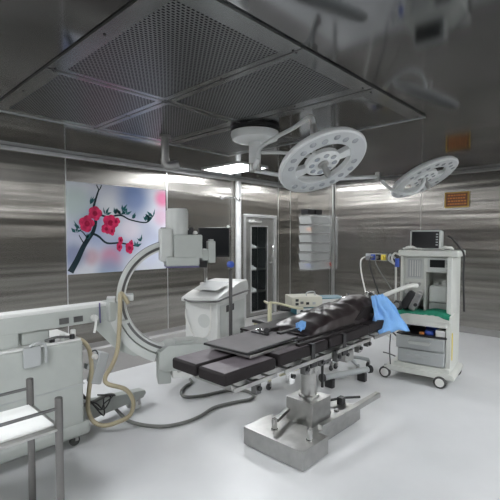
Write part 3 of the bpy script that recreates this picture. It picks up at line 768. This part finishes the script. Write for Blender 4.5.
# horizontal arm and body
g = MB('carm'); g.box(.55, 1.69, 3.18, 3.31, .96, 1.085, bev=.012); g.box(.55, 1.66, 3.18, 3.31, 1.08, 1.11, 'cart', bev=.008); obj('horizontal_arm', g, ca)
g = MB('carm'); g.box(1.64, 1.76, 3.13, 3.30, .95, 1.115, bev=.02); obj('arm_joint', g, ca)
g = MB('purple'); g.tube([(1.58, 3.172, 1.115), (1.58, 3.170, 1.04), (1.585, 3.172, .95)], .006); obj('blue_band', g, ca)
g = MB('cart'); g.cyl((1.53, 3.18, 1.0), (1.53, 3.145, 1.0), .026); g.tube([(1.53, 3.14, 1.0), (1.525, 3.13, .96), (1.505, 3.12, .89)], .010); obj('brake_handle', g, ca, label='white lever')
g = MB('darksteel')
for x in (1.26, 1.37): obj('label_plate', MB('darksteel').box(x, x+.07, 3.172, 3.181, .985, 1.03), ca)
g = MB('carm'); g.box(.62, 1.42, 3.13, 3.62, .16, .845, bev=.02, seg=3); g.box(.62, 1.425, 3.125, 3.625, .50, .505, 'drawer'); obj('body', g, ca, label='boxy cabinet body')
g = MB('cart'); g.box(.62, 1.41, 3.14, 3.60, .845, .862, bev=.006); g.box(1.0, 1.2, 3.20, 3.38, .862, .97, 'carm', bev=.02); obj('top_deck', g, ca)
g = MB('carm'); g.box(.80, .98, 3.18, 3.32, .86, .975, bev=.02); obj('column_cover', g, ca)
for x, y, hh in ((1.28, 3.18, .05), (1.35, 3.17, .035), (1.20, 3.17, .03), (1.38, 3.22, .06)):
    g = MB('black' if hh < .05 else 'cart'); g.cyl((x, y, .86), (x, y, .862+hh), .02, seg=12, bev=.004); obj('control_knob', g, ca)
g = MB('darksteel'); g.tube([(1.14, 3.15, .885), (1.22, 3.145, .90), (1.32, 3.15, .885)], .010); obj('grip', g, ca)
g = MB('drawer'); g.box(.98, 1.10, 3.10, 3.131, .72, .87, bev=.012); g.tube([(1.02, 3.10, .88), (1.06, 3.08, .90), (1.12, 3.09, .87), (1.13, 3.10, .74)], .010); obj('cable_hook', g, ca)
g = MB('carm'); g.box(.66, 1.47, 3.11, 3.34, .09, .20, bev=.035, seg=3); obj('base_cover', g, ca)
def caster(x, y, r=.05, root=None, m='rubber'):
    g = MB('satin'); g.cyl((x, y, 2*r), (x, y, 2*r+.03), .018); g.box(x-.012, x+.012, y-.02, y+.02, r, 2*r+.01)
    c_ = obj('caster', g, root)
    obj('wheel', MB(m).cyl((x-.012, y-.014, r), (x-.012, y+.014, r), r, seg=20, bev=.005), c_)
caster(1.38, 3.20, .04, ca); caster(.80, 3.22, .04, ca); caster(.8, 3.5, .04, ca)
g = MB('carm'); Mg = Matrix.Translation((1.40, 3.42, .0)) @ Matrix.Rotation(math.radians(6), 4, 'Z')
g.prism([(0, .10), (.02, .25), (.30, .22), (.77, .165), (.79, .13), (.75, .09), (0, .06)], 'y', -.05, .05, M=Mg, bev=.012)
obj('leg', g, ca, label='long low leg'); caster(2.10, 3.46, .04, ca, 'white'); caster(2.06, 3.53, .04, ca, 'white')
g = MB('drawer'); Mf = Matrix.Translation((1.60, 3.26, .56)) @ Matrix.Rotation(math.radians(18), 4, 'Y'); g.box(-.045, .045, -.05, .05, -.13, .13, M=Mf, bev=.012); g.box(-.11, -.03, -.03, .03, -.02, .02, M=Mf); obj('foot_switch_holder', g, ca, label='dark grey box on the side')
g = MB('black'); g.tube([(1.52, 3.25, .70), (1.56, 3.22, .72), (1.58, 3.22, .68), (1.55, 3.22, .65)], .006); g.cyl((1.545, 3.23, .67), (1.56, 3.20, .67), .022, m='paper'); obj('hanging_plug', g, ca)
g = MB('hosebeige'); g.tube([(1.78,3.07,1.10),(1.715,3.07,1.19),(1.70,3.06,1.10),(1.695,3.07,.90),(1.683,3.085,.722),(1.654,3.12,.597),(1.613,3.16,.497),(1.629,3.147,.438),(1.726,3.046,.396),(1.77,2.999,.304),(1.764,3.005,.21),(1.723,3.04,.15),(1.609,3.14,.10),(1.535,3.21,.13),(1.50,3.24,.237),(1.51,3.24,.388),(1.53,3.23,.555),(1.52,3.24,.722),(1.47,3.26,.81),(1.41,3.3,.83)], .018, 12)
obj('hose', g, ca, label='thick beige hose looping to the floor')
g = MB('cablegrey'); g.tube([(1.42,3.36,.30),(1.50,3.36,.24),(1.62,3.40,.22),(1.75,3.42,.235),(1.84,3.44,.20),(1.88,3.50,.07),(1.90,3.46,.018),(1.87,3.25,.018),(1.924,3.067,.018),(2.033,2.925,.018),(2.199,2.862,.018),(2.369,2.86,.018),(2.596,2.91,.018),(2.813,2.856,.018),(2.984,2.80,.018),(3.09,2.88,.018),(3.09,3.02,.018),(2.97,3.14,.018),(2.70,3.22,.018),(2.56,3.33,.018),(2.62,3.47,.018),(2.75,3.56,.018),(2.86,3.60,.018),(2.92,3.70,.018)], .016, 10)
tag(obj('power_cable', g), 'thick grey cable winding over the floor from the C-arm leg', 'cable')
random.seed(5)
for q in range(3):
    g = MB('cableblack'); z_ = .24+.02*q
    g.tube([(1.44, 3.30+.02*q, .42-.05*q), (1.52, 3.27, .30), (1.60+.03*q, 3.29, .24-.06*q), (1.68, 3.32, .16+.05*q), (1.76+.02*q, 3.36, .24), (1.66, 3.40, .27)], .006, 8)
    obj('thin_cable', g, ca)

# ================================================================== WORKSTATION CART
rzc = math.atan2(-.948, .319)     # local x: along the left face towards the corner
cart = thing('monitor_cart', 'white C-arm workstation cart with black screen, behind the drip pole', 'workstation cart', (3.135, 3.465, 0), rzc)
# local frame: origin at the near corner; face A spans x from -.44 to 0 at y=0; depth runs to +y (.75)
g = MB('cart'); g.box(-.44, 0, .0, .74, .10, .90, bev=.02, seg=3, M=None); obj('body', g, cart, local=True)
g = MB('carm'); g.box(-.46, .01, -.01, .76, .08, .13, bev=.015); obj('plinth', g, cart, local=True)
g = MB('carm2'); g.box(.001, .006, .06, .30, .16, .86).box(.001, .006, .33, .70, .16, .86); obj('side_panel', g, cart, local=True)
g = MB('cart'); g.prism([(-.06, .90), (-.05, .945), (.10, .99), (.55, 1.09), (.76, 1.10), (.80, 1.02), (.78, .90)], 'x', -.46, .02, bev=.014); obj('console', g, cart, local=True)
g = MB('drawer'); g.box(-.38, -.06, .10, .42, 1.0, 1.004, M=Matrix.Translation((0, 0, 0))); obj('keyboard_flap', relocate(g, Matrix.Translation((0, .1, 1.01)) @ Matrix.Rotation(math.radians(12.5), 4, 'X') @ Matrix.Translation((0, -.1, -.985))), cart, local=True)
g = MB('darksteel'); g.tube([(-.40, -.07, .925), (-.3, -.10, .915), (-.1, -.10, .925), (.03, -.06, .93), (.05, .1, .945), (.05, .72, .965)], .012); obj('handle', g, cart, local=True)
g = MB('black'); g.box(.003, .010, .20, .40, .76, .84, bev=.002); obj('drive_slot', g, cart, local=True, label='black slot panel')
g = MB('black'); g.box(.003, .010, .58, .66, .30, .46, bev=.002); obj('socket', g, cart, local=True)
g = MB('cablewhite'); g.tube([(-.42, -.012, .80), (-.40, -.03, .68), (-.28, -.04, .50), (-.12, -.04, .52), (-.07, -.04, .66), (-.08, -.02, .88)], .008); obj('lead', g, cart, local=True)
g = MB('carm2'); g.lathe([(0, 0), (.08, .0), (.09, -.012), (0, -.014)], (-.18, -.002, .68), (0, -1, 0), 24); obj('disc', g, cart, local=True)
g = MB('chrome'); g.cyl((-.38, .36, 1.04), (-.38, .36, 1.34), .022); g.cyl((-.38, .40, 1.04), (-.38, .40, 1.34), .012); obj('monitor_post', g, cart, local=True)
g = MB('cart'); g.cyl((-.38, .37, 1.04), (-.38, .37, 1.08), .07, bev=.01); obj('post_base', g, cart, local=True)
g = MB('black'); g.box(-.44, -.32, .32, .44, 1.33, 1.39, bev=.006); obj('monitor_bracket', g, cart, local=True)
# monitor in its own world orientation
Mm = Matrix.Translation((3.33, 3.74, 1.585)) @ Matrix.Rotation(math.radians(-46), 4, 'Z')
g = MB('black'); g.box(-.19, .19, -.01, .05, -.18, .18, bev=.008, M=Mm); g.cyl((-.12, .03, -.17), (-.20, .03, -.22), .015, M=Mm); mo_ = obj('monitor', g, cart, label='black flat screen')
g = MB('screen'); g.box(-.172, .172, -.0135, -.009, -.155, .165, M=Mm); obj('screen', g, mo_)
g = MB('black'); Mm2 = Matrix.Translation((3.02, 4.06, 1.585)) @ Matrix.Rotation(math.radians(-46), 4, 'Z'); g.box(-.20, .20, -.01, .05, -.18, .18, bev=.008, M=Mm2); mo2_ = obj('monitor', g, cart)
obj('screen', MB('screen').box(-.172, .172, -.0135, -.009, -.155, .165, M=Mm2), mo2_)
g = MB('black'); g.tube([(3.10, 3.86, 1.36), (3.2, 3.84, 1.42), (3.33, 3.78, 1.52)], .02); obj('monitor_arm', g, cart)
for x, y in ((-.40, .06), (-.05, .06), (-.40, .68), (-.05, .68)):
    g = MB('rubber'); g.cyl((x-.015, y, .042), (x+.015, y, .042), .04, bev=.004); obj('wheel', g, cart, local=True)

# ================================================================== ELECTROSURGERY TROLLEY
tr = thing('instrument_trolley', 'cream trolley behind the table carrying the boxed units', 'trolley', (3.95, 2.92, 0))
for x, y in ((3.34, 2.86), (4.46, 2.72), (3.40, 3.12), (4.46, 3.12)):
    h = .95 if x < 3.38 else .70
    obj('post', MB('cream').box(x-.017, x+.017, y-.017, y+.017, .09, h, bev=.004), tr)
    caster(x, y, .036, tr)
obj('shelf', MB('black').box(3.36, 4.48, 2.74, 3.14, .69, .725, bev=.006), tr, label='black top shelf')
obj('shelf', MB('darksteel').box(3.36, 4.46, 2.76, 3.12, .28, .30, bev=.004), tr, label='dark lower shelf')
obj('handle', MB('cream').tube([(3.34, 2.86, .95), (3.46, 2.82, .925), (3.62, 2.72, .87), (3.72, 2.70, .855)], .013).tube([(3.34, 2.86, .93), (3.42, 3.0, .935), (3.55, 3.1, .90)], .013), tr, label='cream bent handle')
obj('bag', MB('black').tube([(3.43, 2.81, .885), (3.50, 2.79, .87), (3.57, 2.77, .86)], .028), tr)
obj('side_rail', MB('cream').box(3.34, 4.46, 3.11, 3.13, .60, .62).box(3.38, 4.46, 2.74, 2.76, .16, .18), tr)
def device(name, label, x0, x1, y0, y1, z0, z1, m, front, rz=0, extra=None):
    t = thing(name, label, 'medical device', ((x0+x1)/2, (y0+y1)/2, z0), math.radians(rz))
    hx, hy, hz = (x1-x0)/2, (y1-y0)/2, z1-z0
    obj('casing', MB(m).box(-hx, hx, -hy, hy, 0.004, hz, bev=.008), t, local=True)
    obj('front_panel', MB(front).box(-hx+.01, hx-.01, -hy-.004, -hy+.001, .015, hz-.012, bev=.001), t, local=True)
    f_ = MB('black')
    for fx in (-hx+.03, hx-.03):
        for fy in (-hy+.03, hy-.03): f_.cyl((fx, fy, 0), (fx, fy, .005), .012, seg=10)
    obj('foot', f_, t, local=True)
    return t, hx, hy, hz
RZ = -35
d, hx, hy, hz = device('electrosurgical_unit', 'lower dark-faced unit under the cream box on the trolley', 3.93, 4.27, 2.80, 3.06, .726, .815, 'tealcase', 'cart', RZ)
for i, m in enumerate(('black', 'bluep', 'black', 'yellow')): obj('socket', MB(m).cyl((-.1+.07*i, -hy-.004, .045), (-.1+.07*i, -hy-.016, .045), .018, seg=14), d, local=True)
d, hx, hy, hz = device('electrosurgical_unit', 'cream box with dark sockets stacked on top on the trolley', 3.87, 4.25, 2.80, 3.08, .817, .945, 'creamdev', 'creamdev', RZ)
for i, (x, z, m) in enumerate(((-.13, .09, 'black'), (-.13, .045, 'black'), (-.07, .06, 'darksteel'), (.0, .05, 'screen'), (.08, .05, 'drawer'))): obj('control', MB(m).box(x-.016, x+.022, -hy-.010, -hy-.003, z-.014, z+.016, bev=.002), d, local=True)
obj('handle', MB('drawer').tube([(.02, -.05, hz), (.03, -.05, hz+.04), (.12, -.03, hz+.045), (.14, -.03, hz)], .008), d, local=True)
d, hx, hy, hz = device('electrosurgical_unit', 'blue-green unit with white front and orange dots at the trolley right end', 4.28, 4.60, 2.68, 2.94, .726, .905, 'tealcase', 'cart', RZ)
for i, (x, z, m) in enumerate(((-.10, .10, 'orange'), (-.10, .05, 'black'), (-.03, .10, 'yellow'), (-.03, .05, 'black'), (.04, .10, 'bluep'), (.04, .05, 'black'), (.11, .07, 'redp'))): obj('button', MB(m).cyl((x, -hy-.004, z), (x, -hy-.014, z), .016, seg=14), d, local=True)
obj('bracket_part', MB('chrome').box(0, .01, 0, .01, 0, .01), None) if False else None
ch = thing('clamp_fitting', 'white metal clamp fittings standing above the black sheet', 'clamp', (4.35, 2.3, .95))
obj('screw', MB('chrome').cyl((3.98, 2.36, .985), (4.10, 2.30, .99), .012).cyl((4.05, 2.33, .96), (4.05, 2.33, 1.03), .016), ch)
obj('block', MB('chrome').box(4.16, 4.30, 2.14, 2.18, 1.0, 1.05, bev=.006).box(4.17, 4.19, 2.14, 2.18, .88, 1.0), ch)
obj('stem', MB('satin').cyl((4.18, 2.16, .55), (4.18, 2.16, 1.0), .010).tube([(4.18, 2.16, .8), (4.1, 2.25, .95), (4.05, 2.33, .97)], .01).tube([(4.18, 2.16, .56), (4.0, 2.14, .60), (3.84, 2.14, .73)], .014), ch)

# stool / mayo base in the shadow right of the table
sl = thing('surgeon_stool', 'low grey stool with black casters in the shadow beyond the table head', 'stool', (4.62, 2.66, 0))
obj('seat', MB('black').cyl((4.62, 2.66, .50), (4.62, 2.66, .56), .17, seg=28, bev=.02), sl)
obj('column', MB('chrome').cyl((4.62, 2.66, .14), (4.62, 2.66, .50), .025), sl)
obj('foot_ring', MB('satin').lathe([(.15, 0), (.165, .008), (.18, 0), (.165, -.008), (.15, 0)], (4.62, 2.66, .30), (0, 0, 1), 28), sl)
obj('hub', MB('drawer').cyl((4.62, 2.66, .10), (4.62, 2.66, .16), .06, bev=.01), sl)
for q in range(5):
    a = 2*PI*q/5+.4; ex, ey = 4.62+.27*math.cos(a), 2.66+.27*math.sin(a)
    obj('leg', MB('drawer').tube([(4.62, 2.66, .13), (4.62+.15*math.cos(a), 2.66+.15*math.sin(a), .12), (ex, ey, .095)], .022), sl)
    caster(ex, ey, .034, sl)
fs = thing('foot_pedal', 'grey tubular pedal bar with black round ends below the table head', 'pedal', (3.95, 2.55, 0))
obj('bar', MB('drawer').tube([(3.78, 2.45, .12), (4.2, 2.30, .12), (4.36, 2.24, .12)], .035, smooth=False), fs)
for p0, p1 in (((3.78, 2.45, .12), (3.73, 2.47, .12)), ((4.36, 2.24, .12), (4.41, 2.22, .12))): obj('end_cap', MB('black').cyl(p0, p1, .045, bev=.008), fs)
for x, y in ((3.85, 2.425), (4.28, 2.268)): obj('foot', MB('black').box(x-.03, x+.03, y-.05, y+.05, 0, .10, bev=.01), fs)

# ================================================================== ACRYLIC DRAWER TOWER ON POLE
aw = thing('drawer_tower', 'clear acrylic drawer tower on a floor-to-ceiling steel pole by the corner', 'drawer unit', (6.72, 4.19, 0))
obj('pole', MB('satin').cyl((6.72, 4.185, 0), (6.72, 4.185, H-.001), .032), aw)
ax0, ax1, ay0, ay1, az0, az1 = 6.10, 6.98, 4.24, 4.52, 1.04, 2.06
g = MB('clear'); th = .008
g.box(ax0, ax1, ay0, ay0+th, az0, az1).box(ax0, ax1, ay1-th, ay1, az0, az1).box(ax1-th, ax1, ay0+th, ay1-th, az0, az1).box(ax0, ax1-th, ay0+th, ay1-th, az0, az0+th).box(ax0, ax1-th, ay0+th, ay1-th, az1-th, az1)
obj('case', g, aw)
for i in range(6):
    z0_ = az0+.02+i*.166
    g = MB('acryl'); g.prism([(ax0-.03, z0_+.125), (ax0+.015, z0_), (ax0+.60, z0_), (ax0+.60, z0_+.125)], 'y', ay0+.012, ay1-.012)
    dr_ = obj('drawer', g, aw)
    obj('divider', MB('acryl').box(ax0+.01, ax0+.6, ay0+.012, ay1-.012, z0_+.135, z0_+.139), dr_)
for j, (x, z, m) in enumerate(((6.10, 1.10, 'bluep'), (6.16, 1.09, 'bluep'), (6.25, 1.08, 'paper'), (6.8, 1.10, 'redp'), (6.12, 1.76, 'orange'))):
    obj('content', MB(m).box(x+.03, x+.09, 4.30, 4.40, z, z+.06, bev=.01), aw)
for i, (x, y) in enumerate(((6.17, 4.38), (6.42, 4.38))):
    tag(obj('storage_box', MB('black').prism([(-.09, 0), (.09, 0), (.105, .09), (-.105, .09)], 'y', -.08, .08, M=Matrix.Translation((x, y, az1+.001)), bev=.006)), ('left' if i == 0 else 'right') + ' small black box on top of the acrylic drawer tower', 'box', 'black boxes on the drawer tower')

# ================================================================== ANAESTHESIA MACHINE
an = thing('anaesthesia_machine', 'off-white anaesthesia machine on casters with grey drawers at the right', 'anaesthesia machine', (4.586, 2.135, 0), math.atan2(-.9914, .1305))
def A(name, mb, label=None, parent=None): return obj(name, mb, parent or an, local=True, label=label)
A('base', MB('anes').prism([(-.02, .10), (-.02, .13), (.06, .165), (.70, .165), (.74, .14), (.74, .10)], 'y', -.02, .58, bev=.012))
A('skirt', MB('anes').box(.10, .69, 0.0, .55, .16, .215, bev=.01))
g = MB('anes'); g.box(.64, .69, .03, .56, .21, 1.43, bev=.008); g.box(.13, .16, .10, .56, .21, 1.43, bev=.006); g.box(.16, .64, .50, .56, .21, 1.43, bev=.006); A('cabinet', g)
g = MB('drawer'); g.box(.165, .635, .03, .50, .22, .535, bev=.006); g.box(.12, .655, .01, .52, .535, .55, 'black', bev=.004); A('drawer_block', g)
for z0_, z1_, x0_, nm in ((.385, .53, .12, 'upper'), (.225, .378, .14, 'lower')):
    g = MB('drawer'); g.box(x0_, .632, -.005, .03, z0_, z1_, bev=.012, seg=3); d_ = A('drawer', g)
    g = MB('carm2' if nm == 'upper' else 'drawer'); g.prism([(.25, z1_-.05), (.50, z1_-.05), (.48, z1_-.085), (.27, z1_-.085)], 'y', -.03, -.003, bev=.005); obj('handle', g, d_, local=True)
g = MB('anes'); g.box(.07, .70, -.06, .50, .725, .80, bev=.012); g.prism([(-.05, .775), (.04, .775), (.10, .71), (.0, .71)], 'x', .11, .66, bev=.004); A('worktop', g)
g = MB('anes'); g.box(.12, .66, -.035, .50, .665, .74, bev=.008); A('worktop_support', g)
g = MB('satin'); g.box(.18, .30, -.052, -.03, .735, .765, 'black'); g.box(.21, .27, -.056, -.05, .742, .755, 'orange'); A('worktop_latch', g)
g = MB('anes'); g.box(.15, .67, .14, .50, 1.25, 1.43, bev=.008); g.box(.15, .385, .14, .30, .93, 1.25, bev=.006); g.box(.385, .405, .12, .5, .80, 1.26, bev=.004); A('head_unit', g)
g = MB('anes'); g.box(.11, .74, .06, .56, 1.43, 1.50, bev=.014, seg=3); A('top_shelf', g)
g = MB('carm2'); g.box(.19, .375, .128, .142, 1.17, 1.41, bev=.004); A('flowmeter_frame', g)
g = MB('drawer'); g.box(.21, .355, .122, .130, 1.19, 1.395); 
fm = A('flowmeter_window', g)
for x in (.235, .262, .29, .317, .34): obj('flow_tube', MB('cablewhite').cyl((x, .118, 1.20), (x, .118, 1.385), .005, seg=8), fm, local=True)
for i, x in enumerate((.20, .245, .29, .335)):
    A('flow_knob', MB('satin').cyl((x, .14, 1.10+.012*(i % 2)), (x, .095, 1.10+.012*(i % 2)), .019, seg=16, bev=.004))
for i, x in enumerate((.19, .35)):
    A('gauge', MB('paper').cyl((x, .14, 1.02), (x, .125, 1.02), .026, seg=20, bev=.003))
g = MB('carm2'); g.box(.42, .655, .12, .142, 1.265, 1.415, bev=.006); v_ = A('ventilator_panel', g)
obj('display', MB('screen').box(.445, .60, .115, .122, 1.31, 1.395, bev=.002), v_, local=True)
for z in (1.385, 1.355, 1.325): obj('button', MB('drawer').box(.612, .642, .116, .121, z-.008, z+.008, bev=.002), v_, local=True)
obj('dial', MB('satin').cyl((.625, .12, 1.288), (.625, .10, 1.288), .013), v_, local=True)
# absorber in the recess
g = MB('cart'); g.box(.42, .62, .20, .44, .90, 1.10, bev=.03, seg=3); g.box(.46, .52, .24, .34, 1.10, 1.13, bev=.01); g.lathe([(0, 0), (.03, 0), (.03, .04), (.018, .05), (0, .05)], (.57, .30, 1.10), (0, 0, 1), 20); g.box(.42, .63, .20, .46, .80, .90, 'carm', bev=.02); A('absorber', g)
# vaporizers: angled black and grey units
g = MB('black'); Mv = Matrix.Translation((.235, .05, .93)) @ Matrix.Rotation(math.radians(32), 4, 'Y'); g.box(-.045, .045, -.05, .06, -.11, .11, bev=.02, M=Mv); A('vaporizer', g, 'slanting black unit')
g = MB('satin'); Mv = Matrix.Translation((.315, .05, .915)) @ Matrix.Rotation(math.radians(25), 4, 'Y'); g.box(-.035, .045, -.05, .06, -.10, .12, bev=.015, M=Mv); g.cyl((.33, -.004, .89), (.33, -.02, .89), .020, m='black'); g.cyl((.33, .03, .89), (.33, -.006, .89), .032); A('vaporizer', g, 'slanting grey unit with round black port')
g = MB('black'); g.lathe([(0, 0), (.045, 0), (.05, .03), (.05, .07), (.03, .10), (0, .10)], (.13, .02, .82), (0, 0, 1), 20); g.cyl((.13, -.03, .87), (.13, -.05, .87), .03, m='satin'); A('breathing_valve', g)
for x, y, r in ((.0, -.005, .066), (.60, -.02, .066), (.66, .54, .066), (.04, .54, .066)):
    g = MB('drawer'); g.box(x-.03, x+.03, y+.02, y+.06, .05, .125, bev=.008); g.cyl((x, y+.03, .11), (x, y+.03, .15), .02)
    c_ = A('caster', g)
    obj('tyre', MB('rubber').cyl((x, y-.018, r+.001), (x, y+.018, r+.001), r, seg=28, bev=.008), c_, local=True)
    obj('hub_cap', MB('paper').cyl((x, y-.024, r+.001), (x, y-.017, r+.001), r*.70, seg=28, bev=.003), c_, local=True)
g = MB('cablewhite'); g.tube([(.10, .12, 1.45), (.06, .10, 1.46), (.03, .1, 1.40), (.05, .1, 1.34), (.07, .12, 1.30), (.07, .14, .9), (.08, .16, .82)], .012); A('side_hose', g)
g = MB('tealcase'); g.cyl((.09, .10, 1.40), (.09, .10, 1.30), .025, m='bluep'); g.tube([(.06, .12, 1.40), (.0, .12, 1.44), (-.01, .12, 1.38), (.05, .11, 1.34)], .014, m='drawer'); A('side_fitting', g)
g = MB('cablewhite'); g.tube([(.33, .06, 1.10), (.27, .0, 1.10), (.15, -.08, 1.05), (.02, -.13, .985), (-.06, -.15, .94), (-.14, -.13, .86)], .024, 14); A('breathing_hose', g, 'white corrugated breathing hose')
g = MB('drawer'); g.tube([(-.06, .0, .86), (-.14, .06, .87), (-.24, .06, .80), (-.34, .0, .74)], .020, 12); A('breathing_hose', g, 'grey breathing hose')
g = MB('darksteel'); g.tube([(.06, -.01, .52), (.055, -.02, .34), (.06, .0, .16)], .007); g.tube([(-.02, -.02, .30), (.06, -.02, .29), (.12, -.01, .27)], .007); A('thin_rod', g)
g = MB('yellow'); g.box(.692, .70, .08, .10, .30, .60, bev=.003); A('side_strip', g)
# monitor on the top shelf
TA = Matrix.Translation(an.location) @ an.rotation_euler.to_matrix().to_4x4()
def AW(mb): return relocate(mb, TA)
pm = thing('patient_monitor', 'grey-framed dark patient monitor standing on the anaesthesia machine', 'monitor', TA @ Vector((.41, .22, 1.50)))
Mt = Matrix.Translation((.37, .20, 1.505)) @ Matrix.Rotation(math.radians(-5), 4, 'X')
c_ = obj('casing', AW(MB('carm2').box(-.17, .17, 0, .14, 0, .225, bev=.016, M=Mt, seg=3)), pm)
obj('screen', AW(MB('screen').box(-.148, .148, -.004, .001, .018, .208, M=Mt, bev=.002)), pm)
g = MB('drawer')
for i in range(5): g.box(.115, .138, -.008, -.003, .05+.03*i, .062+.03*i, M=Mt)
obj('key', AW(g), pm)
tag(obj('cable_bundle', AW(MB('cablewhite').tube([(.56, .14, 1.515), (.60, .10, 1.53), (.66, .12, 1.53), (.64, .18, 1.535), (.57, .17, 1.53), (.60, .12, 1.54), (.68, .15, 1.515)], .013))), 'coiled white cable right of the patient monitor', 'cable')
tag(obj('cable_bundle', AW(MB('cablewhite').tube([(.15, .14, 1.515), (.20, .10, 1.52), (.26, .12, 1.53), (.30, .10, 1.52), (.24, .13, 1.54), (.18, .15, 1.525), (.36, .11, 1.515)], .011))), 'coiled white cable left of and before the patient monitor', 'cable')
tag(obj('cable_bundle', AW(MB('cableblack').tube([(.60, .26, 1.66), (.66, .24, 1.62), (.72, .28, 1.53), (.76, .30, 1.45), (.75, .36, 1.2), (.76, .4, .8)], .011))), 'black cable trailing down behind the patient monitor', 'cable')
# green cloth
def sheet(nx, ny, fn, m):
    t = bmesh.new(); G = [[t.verts.new(fn(i/nx, j/ny)) for j in range(ny+1)] for i in range(nx+1)]
    for i in range(nx):
        for j in range(ny): t.faces.new((G[i][j], G[i+1][j], G[i+1][j+1], G[i][j+1]))
    s_ = MB(m); s_.merge(t, m); return s_
def gf(u, v):
    x = .09+.60*u; y = -.075+.34*v; z = .808+.014*abs(noise.noise(Vector((u*9, v*5, 1))))
    if u > .5 and .2 < v < .95: z += .035*math.sin(PI*(v-.2)/.75)*min(1, (u-.5)*6)*min(1, (1-u)*12)
    if v < .08: z -= (.008+.035*max(0, math.sin(u*7+1))**3)*(1-v/.08)
    return (x, y, z)
gcl = tag(obj('surgical_towel', AW(sheet(50, 30, gf, 'green')), angle=80), 'dark green folded cloth spread on the anaesthesia machine worktop', 'cloth')
sm = gcl.modifiers.new('thickness', 'SOLIDIFY'); sm.thickness = .004
tag(obj('tape_roll', AW(MB('bluep').cyl((.46, .10, .551), (.46, .10, .60), .05, bev=.008))), 'blue roll in the open bay above the grey drawers', 'roll')
tag(obj('supply_bottle', AW(MB('paper').cyl((.52, .15, .575), (.63, .14, .575), .024))), 'white tube lying behind the blue roll', 'bottle')
tag(obj('supply_box', AW(MB('paper').box(.535, .635, .04, .12, .551, .62, bev=.004))), 'white carton in the open bay beside the blue roll', 'box')
tag(obj('supply_box', AW(MB('orange').box(.36, .41, .06, .12, .551, .575, bev=.004))), 'small orange carton in the open bay above the drawers', 'box')
tag(obj('glove_box', AW(MB('bluep').box(.40, .52, .20, .30, .551, .62, bev=.004))), 'dark blue carton at the back of the open bay', 'box')

# ================================================================== FOREGROUND STEEL STAND
st_ = thing('steel_stand', 'low stainless steel stand with white shelf at the lower left edge', 'stand', (.66, 2.47, 0))
for i, (x, y) in enumerate(((.885, 2.265), (.885, 2.70), (.42, 2.265), (.42, 2.70))):
    obj('post', MB('poststeel').cyl((x, y, 0), (x-.0, y, .78), .021, seg=20, bev=.004), st_)
obj('shelf', MB('satin').box(.40, .90, 2.25, 2.72, .60, .615, bev=.004), st_)
obj('tray_mat', MB('white').box(.43, .87, 2.29, 2.68, .616, .628, bev=.004), st_, label='white shelf top')
g = MB('darksteel'); g.cyl((.42, 2.70, .72), (.885, 2.70, .72), .009).cyl((.42, 2.265, .72), (.885, 2.265, .72), .009).cyl((.42, 2.265, .72), (.42, 2.70, .72), .009); obj('rail', g, st_)
